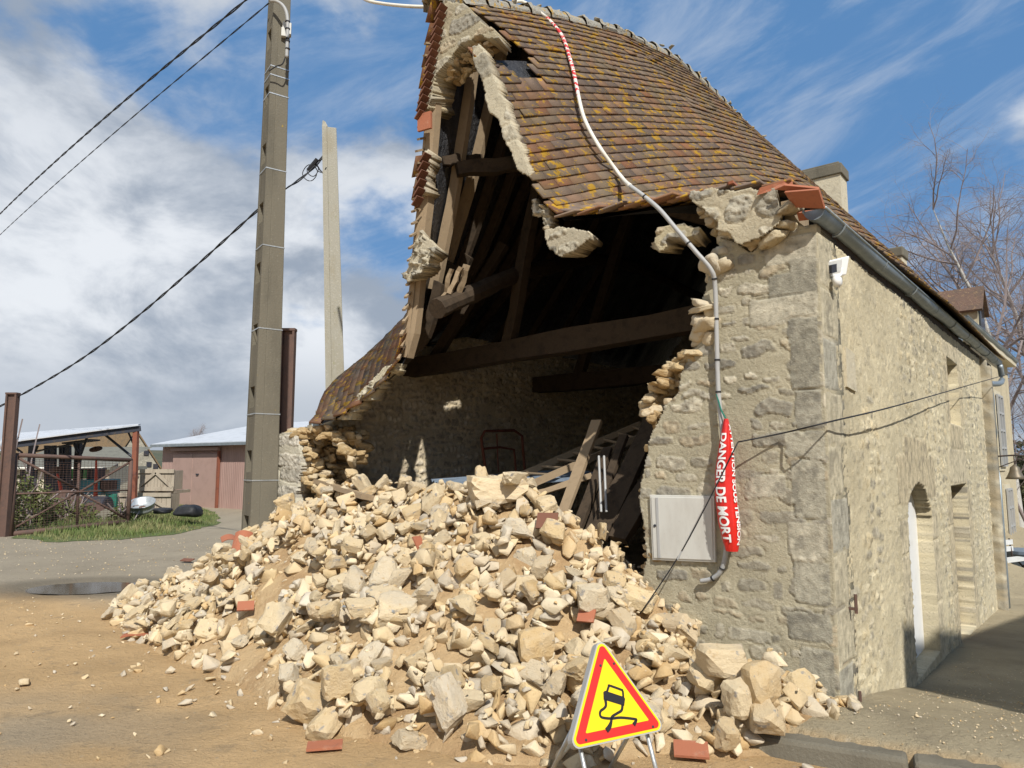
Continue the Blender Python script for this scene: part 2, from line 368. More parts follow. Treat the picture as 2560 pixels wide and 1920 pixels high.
def rot(r=None, rng=RS, flat=.35):
    yaw = rng.uniform(0, 2 * math.pi); tx, ty = rng.normal(0, flat, 2)
    cz, sz = math.cos(yaw), math.sin(yaw); cx, sx = math.cos(tx), math.sin(tx); cy, sy = math.cos(ty), math.sin(ty)
    return np.array([[1, 0, 0], [0, cx, -sx], [0, sx, cx]]) @ np.array([[cy, 0, sy], [0, 1, 0], [-sy, 0, cy]]) @ np.array([[cz, -sz, 0], [sz, cz, 0], [0, 0, 1]])
CREAM = np.array([(.66, .53, .34), (.60, .45, .25), (.70, .59, .41), (.54, .37, .18), (.56, .49, .38), (.64, .50, .30), (.50, .43, .33)])
OCHRE = np.array([(.50, .37, .20), (.44, .31, .16), (.56, .44, .27), (.40, .28, .14), (.60, .49, .33)])
def rock_mass(name, items, m, parent=None, pal=CREAM, n=2, kind=None, label=None, cat=None):
    """items: (pos, size(3), R, seed)"""
    vs, fs, cs = [], [], []; b = 0
    cache = {}
    for pos, dims, R, sd_ in items:
        key = sd_ % 24
        if key not in cache: cache[key] = hull(key + 500) if n == 2 else rock(key + 700, 3, (1, 1, 1), .05, True)
        v, f = cache[key]
        q = (v * np.asarray(dims)) @ R.T + np.asarray(pos); vs.append(q); fs.append(f + b); b += len(v)
        c = pal[RS.randint(len(pal))] * RS.uniform(.85, 1.12); cs.append(np.repeat(c[None], len(v), 0))
    o = mk(name, np.concatenate(vs), np.concatenate(fs), m, parent, False, np.concatenate(cs))
    return tag(o, label, cat, None, kind)

# ---------------------------------------------------------------- masonry sheets with real relief
def masonry(name, poly, P, thick, parent, res=.012, seed=1, rows=(.09, .2), wid=(.10, .38), gap=.035, proud=.014, rough=.012, skip=.12,
            mortar=(.44, .375, .25), pal=None, blocks=(), edge=.02, voids=(), dirt=.35, taper=0, smear=0, m='masonry', blockcol=((.36, .33, .265), (.30, .28, .235), (.42, .38, .3))):
    rng = np.random.RandomState(seed)
    pal = np.array(pal if pal is not None else [(.44, .40, .31), (.36, .325, .25), (.5, .45, .34), (.30, .275, .22), (.42, .35, .24)])
    pa = np.array(poly); a0, z0 = pa.min(0); a1, z1 = pa.max(0)
    na = int((a1 - a0) / res) + 2; nz_ = int((z1 - z0) / res) + 2
    A = np.linspace(a0, a1, na); Zg = np.linspace(z0, z1, nz_); a, z = np.meshgrid(A, Zg)
    wa = a + edge * 2 * (fbm(a * 9, z * 9, None, seed) - .5) * sstep(0, .05, np.minimum(a - a0, a1 - a)); wz_ = z + edge * 2 * (fbm(a * 9 + 50, z * 9, None, seed) - .5) * sstep(0, .05, z - z0)
    mask = inpoly(wa, wz_, poly) | (polydist(wa, wz_, poly) < res * .5)
    for vd in voids: mask &= ~inpoly(a, z, vd)
    h = .006 * (fbm(a * 14, z * 14, None, seed + 3) - .5) + .003 * (vn(a * 70, z * 70, None, seed + 4) - .5)
    mo = np.array(mortar); big = fbm(a * 1.3, z * 1.3, None, seed + 9)
    col = mo[None, None] * (.8 + .4 * fbm(a * 5, z * 5, None, seed + 5))[..., None] * (.8 + .4 * big)[..., None]
    na_ = a + .05 * (fbm(a * 7, z * 7, None, seed + 20, 3) - .5) * 2; nzz = z + .04 * (fbm(a * 7, z * 7, None, seed + 30, 3) - .5) * 2
    blk = np.zeros(a.shape, bool); sm_ = fbm(a * 1.6 + 7, z * .7, None, seed + 40, 4)
    def stone(ca, cz, ra, rz, c, p=4, pr=proud, ro=rough, sharp=False):
        i0, i1 = np.searchsorted(A, [ca - ra - .1, ca + ra + .1]); j0, j1 = np.searchsorted(Zg, [cz - rz - .1, cz + rz + .1])
        if i1 <= i0 or j1 <= j0: return
        s = np.s_[j0:j1, i0:i1]
        aa, zz = (na_[s], nzz[s]) if not sharp else (a[s] * .75 + na_[s] * .25, z[s] * .75 + nzz[s] * .25)
        d = np.abs((aa - ca) / ra) ** p + np.abs((zz - cz) / rz) ** p
        k = sstep(1.1, .86, d) if not sharp else sstep(1.15, .9, d)
        if not sharp: k = k * ~blk[s]
        else: blk[s] |= d < 1.25
        if smear: k = k * (1 - smear * sstep(.47, .6, sm_[s])) if not sharp else k
        ring = sstep(.9, 1.1, d) * sstep(1.9 if not sharp else 3.2, 1.3, d); h[s] = h[s] - (.005 if not sharp else .008) * ring * (1 if sharp else ~blk[s])
        tx = fbm(a[s] * 28, z[s] * 28, None, seed + 7, 4)
        hh = pr + ro * 2 * (tx - .5) + ro * .8 * (fbm(a[s] * 75, z[s] * 75, None, seed + 17, 2) - .5)
        h[s] = h[s] * (1 - k) + hh * k
        cc = np.array(c) * (.55 + .9 * tx)[..., None]
        dk = sstep(.56, .72, fbm(a[s] * 10 + ca * 7, z[s] * 10, None, seed + 8, 4)) * dirt
        cc = cc * (1 - dk[..., None]) + np.array((.13, .12, .10)) * dk[..., None]
        col[s] = col[s] * (1 - k[..., None]) + cc * k[..., None]
    for (ba, bz, bw, bh, *bc) in blocks:
        stone(ba, bz, bw / 2, bh / 2, bc[0] if bc else blockcol[rng.randint(len(blockcol))], 14, .004, .0025, True)
    zc = z0
    while zc < z1:
        rh = rng.uniform(*rows); ac = a0 - rng.uniform(0, .2)
        while ac < a1:
            sw = rng.uniform(*wid) * (1.25 if rh > .15 else .9)
            if rng.rand() > skip:
                hh = rh * rng.uniform(.6, 1.05)
                stone(ac + sw / 2, zc + rh / 2 + rng.uniform(-.025, .025), max(.02, (sw - gap) / 2), max(.018, (hh - gap * .7) / 2), pal[rng.randint(len(pal))] * rng.uniform(.85, 1.15), rng.choice([2.6, 3.5, 5]), proud * rng.uniform(.4, 1.3))
            ac += sw
        zc += rh
    h = h * (.25 + .75 * sstep(0, .07, a - a0))
    idx = -np.ones(a.shape, int); idx[mask] = np.arange(mask.sum()); n = mask.sum()
    pts = P(a[mask][:, None], z[mask][:, None], h[mask][:, None])
    cell = mask[:-1, :-1] & mask[1:, :-1] & mask[:-1, 1:] & mask[1:, 1:]
    fr = np.stack([idx[:-1, :-1], idx[:-1, 1:], idx[1:, 1:], idx[1:, :-1]], -1)[cell]
    vv = pts; cc = col[mask]; faces = fr
    if thick:
        am, zm = a[mask], z[mask]; tp_ = taper * (.6 + .8 * fbm(am * 8, zm * 8, None, seed + 60)); ca_, cz_ = am.mean(), zm.mean()
        bk = P((am + (ca_ - am) * tp_ + (taper > 0) * .07 * (fbm(am * 14, zm * 14, None, seed + 61) - .5))[:, None], (zm + (cz_ - zm) * tp_ + (taper > 0) * .07 * (fbm(am * 14, zm * 14, None, seed + 62) - .5))[:, None], (-thick * (1 if not taper else .75 + .5 * fbm(am * 6, zm * 6, None, seed + 63)) + .0 * h[mask])[:, None]); vv = np.concatenate([pts, bk]); cc = np.concatenate([cc, cc * (.5 if taper else 1) + (np.array((.22, .155, .08)) if taper else 0)])
        E = np.concatenate([fr[:, [0, 1]], fr[:, [1, 2]], fr[:, [2, 3]], fr[:, [3, 0]]]); key = np.minimum(E[:, 0], E[:, 1]) * (n + 1) + np.maximum(E[:, 0], E[:, 1])
        u, inv, cnt = np.unique(key, return_inverse=True, return_counts=True); be = E[cnt[inv] == 1]
        sidef = np.stack([be[:, 1], be[:, 0], be[:, 0] + n, be[:, 1] + n], -1)
        faces = np.concatenate([fr, fr[:, ::-1] + n, sidef])
    return mk(name, vv, faces, m, parent, False, cc)

# ================================================================ GROUND
K0 = V3(1.50, 4.30, 0); K1 = V3(2.62, 3.72, 0)      # kerb line at the street corner of the house
kd = unit(K1 - K0); kn = V3(-kd[1], kd[0], 0)         # pointing to the house side
_WT = [-3, -.2, 0, 1, 2.0, 2.6, 4.5, 10, 16, 40]; _WZ = [.1, .14, .1, -.08, -.27, -.4, -.5, -.88, -1.1, -1.4]
def gz(x, y):
    x = np.asarray(x, float); y = np.asarray(y, float)
    dx, dy = x - C[0], y - C[1]; t = dx * UD[0] + dy * UD[1]; w = dx * VD[0] + dy * VD[1]
    side = sstep(-.02, .06, (x - K0[0]) * kn[0] + (y - K0[1]) * kn[1]) * sstep(.8, .3, t)
    return side * np.interp(w, _WT, _WZ)
def build_ground():
    def axis(lo, hi, step, far, k=1.35):
        a = list(np.arange(lo, hi + 1e-6, step)); d = step
        while a[-1] < far: d *= k; a.append(a[-1] + d)
        d = step
        while a[0] > -far: d *= k; a.insert(0, a[0] - d)
        return np.array(a)
    xs = axis(-9, 7, .06, 900); ys = axis(2.2, 14, .06, 900)
    x, y = np.meshgrid(xs, ys); near = sstep(13.5, 8.5, np.hypot(x, y)) + 1e-9
    z = gz(x, y) + near * (.03 * (fbm(x * .9, y * .9, None, 3) - .5) + .018 * (fbm(x * 5, y * 5, None, 4) - .5) + .006 * (vn(x * 16, y * 16, None, 5) - .5))
    pud = sstep(.9, .2, ((x + 5.75) / 1.0) ** 2 + ((y - 9.85) / .75) ** 2); z = z - .05 * pud
    z = np.where(near < .001, gz(x, y), z)
    ny, nx = x.shape; i = np.arange(nx * ny).reshape(ny, nx)
    f = np.stack([i[:-1, :-1], i[:-1, 1:], i[1:, 1:], i[1:, :-1]], -1).reshape(-1, 4)
    # what the ground is made of: sandy spill, grey road, house gravel
    sand = np.clip(1.25 * sstep(9.4, 7.2, y + .25 * (x + 4) + 1.4 * (fbm(x * .8, y * .8, None, 8) - .5)) , 0, 1)
    worn = sstep(.44, .62, fbm(x * 1.1 + .4 * y, y * 1.9, None, 12)) * sstep(-1.2, -3.2, x)
    left = sstep(-2.2, -3.3, x + .5 * (fbm(x * 2, y * 2, None, 14) - .5)) * sstep(5.8, 4.2, y)
    sand = sand * (1 - .75 * np.maximum(worn * sstep(5.8, 4.5, y), left * .8))
    side = sstep(-.02, .1, (x - K0[0]) * kn[0] + (y - K0[1]) * kn[1]) * (x > 1.2)
    road = np.array((.33, .28, .205)); sd_ = np.array((.53, .355, .18)); gv = np.array((.37, .31, .205))
    c = road[None, None] * (.85 + .3 * fbm(x * 1.5, y * 1.5, None, 6))[..., None] * (1 - sand)[..., None] + sd_[None, None] * (.8 + .4 * fbm(x * 2.5, y * 2.5, None, 7))[..., None] * sand[..., None]
    damp = sstep(.9, .3, ((x + 5.75) / 1.7) ** 2 + ((y - 9.8) / 1.15) ** 2); c = c * (1 - .4 * damp[..., None])
    c = c * (1 - side[..., None]) + gv * (.8 + .4 * fbm(x * 3, y * 3, None, 17))[..., None] * side[..., None]
    m = mat('ground', (.3, .25, .18), .95, [(28, (.13, .11, .085), .57, .75, None, .5), (55, (.52, .45, .33), .6, .74, None, .6), (4, (.2, .165, .115), .55, .72, None, .45), (14, (.5, .44, .33), .62, .72, None, .5)], [(12, .03), (30, .02), (110, .01)], attr='Col', spec=.12)
    o = mk('ground', np.stack([x.ravel(), y.ravel(), z.ravel()], 1), f, m, None, True, c.reshape(-1, 3), loc=(0, 0, 0)); o['kind'] = 'structure'
    # puddle
    n = 64; ph = np.linspace(0, 2 * math.pi, n, endpoint=False); r = .62 + .34 * fbm(np.cos(ph) * 1.3 + 3, np.sin(ph) * 1.3, None, 2)
    v = [(-5.75, 9.85, -.022)] + [(-5.75 + math.cos(a) * q * 1.02, 9.85 + math.sin(a) * q * .62, -.022) for a, q in zip(ph, r)]
    mw = mat('puddle_water', (.09, .07, .04), .09, spec=.4)
    o = mk('puddle', v, [(0, 1 + k, 1 + (k + 1) % n) for k in range(n)], mw, None, True); o['kind'] = 'structure'
    # kerb of worn stone blocks
    mb = MB(); s = -.35
    for ln in (1.05, .95, .9, 1.0):
        a = K0 + kd * (s + .012); b = K0 + kd * (s + ln - .012); up = V3(0, 0, .115 + random.uniform(-.015, .015))
        p = [a - kn * .1, b - kn * .1, b + kn * .1, a + kn * .1]
        mb.hexa([q - V3(0, 0, .1) for q in p] + [q + up + V3(0, 0, random.uniform(-.01, .01)) for q in [p[0] + kn * .02, p[1] + kn * .02, p[2], p[3]]]); s += ln
    o = mb.build('kerb', 'concrete', bevel=.025); o['kind'] = 'structure'
    # low far hill
    v = []; f = []
    n = 60
    for i in range(n + 1):
        a = rad(-75 + 150 * i / n); 
        for d, zz in ((260, -2), (330, 3), (420, 8.5 * (.75 + .5 * float(fbm(i * .13, 1, None, 2))) if i < 34 else 5), (520, 8 if i < 34 else 4), (700, -2)): v.append((math.sin(a) * d, math.cos(a) * d, zz))
    for i in range(n):
        for j in range(4): f.append((i * 5 + j, i * 5 + j + 1, i * 5 + j + 6, i * 5 + j + 5))
    o = mk('hill', v, f, 'hill', None, True); o['kind'] = 'structure'
build_ground()

# ================================================================ THE COLLAPSED BARN
barn = root('stone_barn', C, 'old stone barn with its street gable collapsed and its tiled roof sagging over the hole', 'barn')
Pg = lambda w0: (lambda a, z, h: C + UD * a + VD * (w0 - h) + ZD * z)
Pr = lambda t0: (lambda a, z, h: C + UD * (t0 - h) + VD * a + ZD * z)     # long side wall seen from outside
Pl = lambda t0: (lambda a, z, h: C + UD * (t0 - h) + VD * a + ZD * z)     # left wall, inner face
# --- roof surfaces: sagging at the broken gable, straight further back
def poly_at(pl, f):
    pl = np.array(pl); d = np.r_[0, np.cumsum(np.hypot(*np.diff(pl, axis=0).T))]; d /= d[-1]
    return np.interp(f, d, pl[:, 0]), np.interp(f, d, pl[:, 1])
RF = [tz(*p) for p in ((1985, 468), (1860, 476), (1740, 492), (1600, 512), (1480, 533), (1400, 541), (1362, 490), (1335, 440), (1295, 355), (1262, 285), (1225, 190), (1180, 110), (1140, 45))] + [(3.82, 6.66)]
RB = [(-.16, 3.42), (3.4, 8.17)]
LF = [(5.78, 2.12), (5.35, 2.17), (4.93, 2.31), (4.64, 2.47), (4.42, 2.62), (4.27, 2.79), (4.2, 3.34), (4.15, 3.86), (4.08, 4.37), (4.01, 5.25), (3.93, 6.09), (3.82, 6.66)]
LB = [(6.95, 3.45), (3.4, 8.17)]
bR = lambda w: np.interp(w, [-1, 0, .66, 1.9, 3.25, 4.8, 6.3], [-.2, 0, .18, .47, .75, .96, 1])
bE = lambda w: np.interp(w, [-1, 0, .4, .8, 1.5, 2.5, 4], [-.2, 0, .3, .5, .75, .95, 1])
bK = lambda w: np.interp(w, [-1, 0, .5, 1, 2.5, 4, 6], [-.2, 0, .2, .42, .72, .9, 1])
def SR(f, w):
    f = np.asarray(f, float); w = np.asarray(w, float); b = bR(w); a0, z0 = poly_at(RF, f); a1, z1 = poly_at(RB, f)
    return a0 + (a1 - a0) * b, z0 + (z1 + .026 * w * (1 - f) - z0) * b
def SL(f, w):
    f = np.asarray(f, float); w = np.asarray(w, float); a0, z0 = poly_at(LF, f); a1, z1 = poly_at(LB, f); k = np.clip(f / .4, 0, 1); j = np.clip((f - .4) / .6, 0, 1)
    b = np.where(f < .4, bE(w) * (1 - k) + bK(w) * k, bK(w) * (1 - j) + bR(w) * j)
    return a0 + (a1 - a0) * b, z0 + (z1 - z0) * b
def S3(S, f, w):
    t, z = S(f, w); w = np.asarray(w, float) + 0 * t; return C + t[..., None] * UD + w[..., None] * VD + z[..., None] * ZD
def Snorm(S, f, w, sg):
    e = 1e-3; a = S3(S, f + e, w) - S3(S, f - e, w); b = S3(S, f, w + e) - S3(S, f, w - e); n = np.cross(a, b) * sg
    n /= np.linalg.norm(n, axis=-1, keepdims=True) + 1e-12; return n
LEN_W = 12.6
HOLE = [(1020 + .3014 * a, .3014 * b) for a, b in ((230, -40), (470, 20), (600, 135), (700, 210), (800, 280), (900, 400), (1000, 480), (1075, 690), (985, 700), (880, 610), (760, 590), (690, 540), (560, 400), (200, 200))]
def tiles(name, S, sg, ncourse, parent, w1, keep, redder=0, seed=3, wj=.02):
    rng = np.random.RandomState(seed); vs = []; cs = []; g = 1.0 / ncourse
    base = np.array([(.165, .126, .098), (.155, .122, .10), (.18, .127, .094), (.175, .14, .112), (.13, .106, .093), (.20, .13, .088), (.16, .127, .104)])
    for i in range(ncourse):
        f0 = i * g; n = int((w1 + .12) / .172); off = (i % 2) * .086
        for j in range(n):
            wa = -.08 + off + j * .172 + (rng.uniform(-wj, wj) if j == 0 else 0); wb = wa + .169
            fm = f0 + g * .5; wm = (wa + wb) / 2
            if not keep(fm, wm, S3(S, np.array(fm), np.array(wm))): continue
            ff = np.array([f0 - g * .15 + rng.uniform(-.03, .03) * g] * 2 + [min(f0 + g * 1.75, 1.0)] * 2); ww = np.array([wa, wb, wb, wa])
            p = S3(S, ff, ww); nn = Snorm(S, np.array(fm), np.array(wm), sg)
            li = np.array([.044, .044, .006, .006]) + np.r_[rng.uniform(-.004, .005, 2), 0, 0] + (rng.uniform(0, .012) if rng.rand() < .06 else 0)
            top = p + nn * li[:, None]; vs.append(np.concatenate([top, top - nn * .019]))
            c = base[rng.randint(7)] * np.array((1.27, 1.17, 1.08)) * rng.uniform(.88, 1.12)
            if rng.rand() < redder + .2 * sstep(.9, .1, wm): c = c * .4 + np.array((.25, .105, .05)) * .6 * rng.uniform(.8, 1.2)
            cs.append(np.repeat(c[None], 8, 0))
    n = len(vs); v = np.concatenate(vs); q = np.array([(0, 1, 2, 3), (7, 6, 5, 4), (0, 4, 5, 1), (1, 5, 6, 2), (3, 7, 4, 0)])
    f = (q[None] + (np.arange(n) * 8)[:, None, None]).reshape(-1, 4)
    return mk(name, v, f, 'tile', parent, False, np.concatenate(cs))
hole_in = lambda p: bool(inpoly(np.array([proj(p)[0]]), np.array([proj(p)[1]]), HOLE)[0])
tiles('roof_tiles', SR, -1, 46, barn, LEN_W, lambda f, w, p: not (w < 2.0 and hole_in(p)), .05, 3)
def keepL(f, w, p):
    z = p[2]
    if w < .32: return z > 5.45 or 4.35 < z < 4.95 or z < 3.0
    return True
tiles('roof_tiles', SL, 1, 46, barn, LEN_W, keepL, .35, 5)
def sheet(name, S, sg, off, w0, w1, f0, f1, m, nf=40, nw=70, wr=0):
    f, w = np.meshgrid(np.linspace(f0, f1, nf), w0 + (w1 - w0) * np.linspace(0, 1, nw) ** 1.6)
    p = S3(S, f, w); nn = Snorm(S, np.clip(f, .002, .998), w, sg); d = off + (wr * (fbm(f * 5 + w * 5.5, w * .5 - f * 1.0, None, 4, 3) - .5) if wr else 0)
    v = p + nn * (d[..., None] if wr else d); ny, nx = f.shape; i = np.arange(nx * ny).reshape(ny, nx); F4 = np.stack([i[:-1, :-1], i[:-1, 1:], i[1:, 1:], i[1:, :-1]], -1).reshape(-1, 4)
    return mk(name, v.reshape(-1, 3), F4, m, barn, True)
sheet('roof_underlay', SL, 1, -.035, .03, LEN_W, .0, 1, 'felt', 90, 160, .09)
o = sheet('roof_underlay', SR, -1, -.05, .05, LEN_W, .0, .80, 'felt')
sheet('roof_underlay', SR, -1, -.05, 2.1, LEN_W, .80, 1, 'felt', 10, 40)
# --- ridge tiles with lichen-covered mortar
rp = [w for w in np.arange(-.12, LEN_W, .36)]
mbv = []; 
vs = []; fs = []; b = 0
for w in rp:
    t0, z0 = SR(np.array(1.0), np.array(w)); t1, z1 = SR(np.array(1.0), np.array(w + .37)); 
    a = B(float(t0), w, float(z0)); c = B(float(t1), w + .37, float(z1)); d = unit(c - a); up = unit(np.cross(np.cross(d, ZD), d)); sd_ = np.cross(d, up)
    for (q, R, k) in ((a, .135, 0), (a + (c - a) * .16, .14, 0), (a + (c - a) * .2, .115, 0), (c, .11, 0)):
        for s in range(11):
            an = rad(-15 + 210 * s / 10); r_ = R * (1 + .16 * (float(vn(w * 9 + s, s * 1.7, None, 3)) - .5) * 2)
            vs.append(q + (sd_ * math.cos(an) + up * math.sin(an)) * r_ - up * .055)
    for k in range(3):
        for s in range(10): fs.append((b + k * 11 + s, b + k * 11 + s + 1, b + k * 11 + 12 + s, b + k * 11 + 11 + s))
    b += 44
mk('ridge_tiles', vs, fs, 'lichen', barn, False)
# mortar lumps along the ridge
rock_mass('ridge_lumps', [(B(float(SR(np.array(1.), np.array(w))[0]) + random.uniform(-.1, .1), w, float(SR(np.array(1.), np.array(w))[1]) + random.uniform(.0, .1)), (random.uniform(.05, .11), random.uniform(.05, .11), random.uniform(.04, .07)), rot(), random.randint(0, 99)) for w in np.arange(-.1, 9, .08)], 'lichen', barn)
# --- rafters, battens, purlins, beams
def rafter(S, sg, w, wd=.06, th=.11, f0=.02, f1=.99, off=-.12, m='wood', n=14):
    f = np.linspace(f0, f1, n); p = S3(S, f, np.full(n, w)); nn = Snorm(S, np.clip(f, .01, .99), np.full(n, w), sg); nn = nn * .3 + nn.mean(0) * .7
    mb = MB(); q = p + nn * off
    vv = []; ff = []
    for i in range(n):
        sd_ = VD * wd / 2 * (1 + .2 * (float(vn(i * .7 + w * 9, 3)) - .5)); u = nn[i] * th / 2; c = q[i] + VD * .03 * (float(vn(i * .5 + w * 5, 1)) - .5)
        vv += [c - sd_ - u, c + sd_ - u, c + sd_ + u, c - sd_ + u]
    for i in range(n - 1):
        for j in range(4): ff.append((i * 4 + j, i * 4 + (j + 1) % 4, i * 4 + 4 + (j + 1) % 4, i * 4 + 4 + j))
    ff += [(3, 2, 1, 0), tuple((n - 1) * 4 + j for j in range(4))]
    mb.add(vv, ff); return mb.build('rafter', m, barn)
rafter(SL, 1, .07, .085, .13, .29, .93, -.05, 'plank')
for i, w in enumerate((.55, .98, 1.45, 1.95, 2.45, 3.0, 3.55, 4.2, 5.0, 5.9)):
    rafter(SL, 1, w, .065, .11, .38 if w < 1.2 else .02, .99, -.13, 'plank' if i < 2 else 'wood')  # front rafters pale, deeper ones in darker timber: interior shade put into the colour
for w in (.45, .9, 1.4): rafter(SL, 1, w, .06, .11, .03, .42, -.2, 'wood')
for w in (1.5, 2.1, 2.8, 3.6, 4.5, 5.5): rafter(SR, -1, w, .09, .12, .02, .97, -.14)
mb = MB()
for f in np.arange(.30, .93, .0235):
    p = [S3(SL, np.array(f), np.array(w)) + Snorm(SL, np.array(f), np.array(w), 1) * .004 for w in (-.06 - .03 * random.random(), .35)]; mb.bar(p[0], p[1], .035, .022)
mb.build('battens', 'plank', barn)
def log(name, pts, r, m='wood', n=10, jit=.08):
    P_ = sm(pts, 6); rr = [r * (1 + random.uniform(-jit, jit)) for _ in P_]; mb = MB(); mb.tube(P_, rr, n); return mb.build(name, m, barn)
def fpt(S, sg, f, w, off): return S3(S, np.array(f), np.array(w)) + Snorm(S, np.array(f), np.array(w), sg) * off
log('purlin', [onV(1092, 772, .12), onV(1180, 735, .75), onV(1330, 678, 2.3), fpt(SL, 1, .44, 6, -.3), fpt(SL, 1, .44, 10, -.3)], .105)
log('purlin', [fpt(SR, -1, .45, 2.0, -.28), fpt(SR, -1, .45, 5, -.28), fpt(SR, -1, .45, 10, -.28)], .1)
def beam(name, a, b, wd, th, m='wood', jit=.012): mb = MB(); mb.bar(a, b, wd, th, jit=jit); return mb.build(name, m, barn)
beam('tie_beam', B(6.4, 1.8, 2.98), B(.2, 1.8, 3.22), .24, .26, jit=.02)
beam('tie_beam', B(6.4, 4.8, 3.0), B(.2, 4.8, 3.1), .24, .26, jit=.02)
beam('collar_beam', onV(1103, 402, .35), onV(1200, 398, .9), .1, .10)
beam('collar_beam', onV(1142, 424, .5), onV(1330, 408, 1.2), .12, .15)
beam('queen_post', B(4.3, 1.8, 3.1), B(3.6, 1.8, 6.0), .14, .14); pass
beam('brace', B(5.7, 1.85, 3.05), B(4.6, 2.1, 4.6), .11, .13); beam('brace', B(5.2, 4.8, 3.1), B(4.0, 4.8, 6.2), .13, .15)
# splintered rafter foot
beam('splinter', onV(1124, 735, .3), onV(1152, 668, .35), .035, .05, 'plank'); beam('splinter', onV(1110, 742, .3), onV(1128, 672, .3), .03, .04, 'plank'); beam('splinter', onV(1146, 742, .45), onV(1166, 662, .42), .05, .05, 'plank')
# --- gable pier, still standing at the street corner
PIER_PX = [(2048, 558), (1974, 560), (1963, 583), (1915, 602), (1874, 629), (1838, 604), (1800, 594), (1787, 640), (1776, 675), (1768, 713), (1757, 745), (1764, 778), (1752, 813), (1752, 855), (1726, 884), (1704, 930), (1698, 981), (1662, 1019), (1638, 1070), (1626, 1091), (1616, 1154), (1602, 1205), (1600, 1264), (1612, 1323), (1614, 1391), (1600, 1475), (1580, 1560)]
PIER = [tz(*p) for p in PIER_PX] + [(1.75, -.1), (.05, -.1)]
PIER[0] = (.05, PIER[0][1])
def qpx(x0, y0, x1, y1): a = tz(x0, y0); b = tz(x1, y1); return ((a[0] + b[0]) / 2, (a[1] + b[1]) / 2, abs(a[0] - b[0]), abs(a[1] - b[1]))
G1, G2, G3, G4 = (.40, .37, .285), (.34, .315, .245), (.29, .27, .21), (.46, .42, .32)
QU = [(*qpx(1912, 604, 2042, 645), G4), (*qpx(1972, 650, 2042, 688), G2), (*qpx(1921, 692, 2043, 745), G3), (*qpx(1872, 752, 2046, 798), G4), (*qpx(1970, 800, 2052, 970), G3), (*qpx(1986, 976, 2058, 1072), G2),
      (*qpx(1962, 1080, 2062, 1143), G1), (*qpx(1978, 1150, 2066, 1300), G1), (*qpx(1970, 1306, 2072, 1396), G4), (*qpx(1985, 1402, 2078, 1515), G1), (*qpx(1968, 1522, 2082, 1612), G2), (*qpx(2000, 1618, 2090, 1760), G1),
      (*qpx(1872, 1186, 1966, 1245), G4), (*qpx(1822, 1565, 1930, 1610), G4)]
masonry('gable_wall', PIER, Pg(0), .5, barn, .0105, 5, (.07, .17), (.11, .34), .05, .007, .010, .14, (.42, .375, .265), blocks=QU, dirt=.5, smear=.3)
masonry('gable_peak', [tz(1020 + .3014 * a, .3014 * b) for a, b in ((310, 25), (420, 35), (500, 55), (560, 130), (640, 190), (730, 265), (775, 330), (700, 330), (620, 298), (550, 335), (480, 370), (400, 440), (350, 520), (290, 580), (240, 645), (222, 780), (190, 900), (138, 945), (118, 915), (165, 700), (200, 555), (240, 350), (280, 170))],
        Pg(-.03), .34, barn, .012, 21, (.12, .22), (.2, .5), .05, .007, .014, .1, (.42, .365, .25), edge=.03, taper=.12)
cr7 = lambda pts: [tz(1600 + .2712 * a, 420 + .2712 * b) for a, b in pts]
cr2 = lambda pts, w=0: [tz(900 + .4069 * a, .4069 * b, w) for a, b in pts]
masonry('wall_fragment', cr7([(530, 255), (620, 268), (700, 235), (860, 245), (1060, 235), (1090, 262), (1250, 240), (1320, 235), (1322, 380), (1370, 440), (1330, 540), (1230, 630), (1150, 680), (955, 750), (870, 650), (775, 600), (785, 530), (690, 470), (585, 380), (515, 320)]), Pg(-.12), .3, barn, .011, 31, (.12, .25), (.15, .35), .05, .008, .018, .1, (.46, .40, .28), edge=.03, dirt=.25, taper=.3)
masonry('wall_fragment', cr2([(1158, 1425), (1250, 1400), (1340, 1412), (1432, 1430), (1436, 1470), (1340, 1555), (1250, 1590), (1185, 1540), (1160, 1480)]), Pg(-.06), .3, barn, .011, 33, (.1, .2), (.15, .3), .05, .008, .02, .1, (.42, .37, .27), edge=.03, taper=.3)
masonry('wall_fragment', cr7([(190, 555), (300, 525), (430, 530), (590, 555), (560, 630), (430, 655), (285, 665), (265, 740), (190, 790), (125, 745), (165, 640)]), Pg(-.04), .32, barn, .011, 35, (.1, .2), (.15, .3), .05, .008, .02, .1, (.5, .43, .28), edge=.035, dirt=.1, taper=.3)
cr6 = lambda pts, w=0: [tz(1000 + .3014 * a, 480 + .3014 * b, w) for a, b in pts]
masonry('wall_fragment', cr6([(175, 430), (235, 320), (232, 440), (270, 400), (320, 440), (350, 470), (335, 530), (285, 590), (270, 630), (215, 690), (150, 745), (100, 760), (85, 700), (120, 610), (155, 500)]), Pg(-.08), .22, barn, .011, 37, (.08, .14), (.1, .25), .04, .03, .07, .0, (.5, .44, .32), edge=.04, dirt=.1, taper=.3)
masonry('wall_fragment', cr6([(1065, 40), (1110, 30), (1125, 110), (1165, 150), (1130, 205), (1090, 190), (1065, 120)]), Pg(.05), .12, barn, .012, 41, (.06, .14), (.1, .25), .03, .03, .06, 0, (.5, .45, .36), edge=.03, taper=.3)
masonry('wall_fragment', cr6([(1180, 120), (1235, 130), (1260, 260), (1240, 350), (1210, 345), (1185, 230)]), Pg(.0), .14, barn, .012, 43, (.06, .14), (.1, .25), .03, .03, .06, 0, (.55, .48, .34), edge=.03, dirt=.1, taper=.3)
b1 = lambda pts: [tz(1020 + .3014 * a, .3014 * b) for a, b in pts]
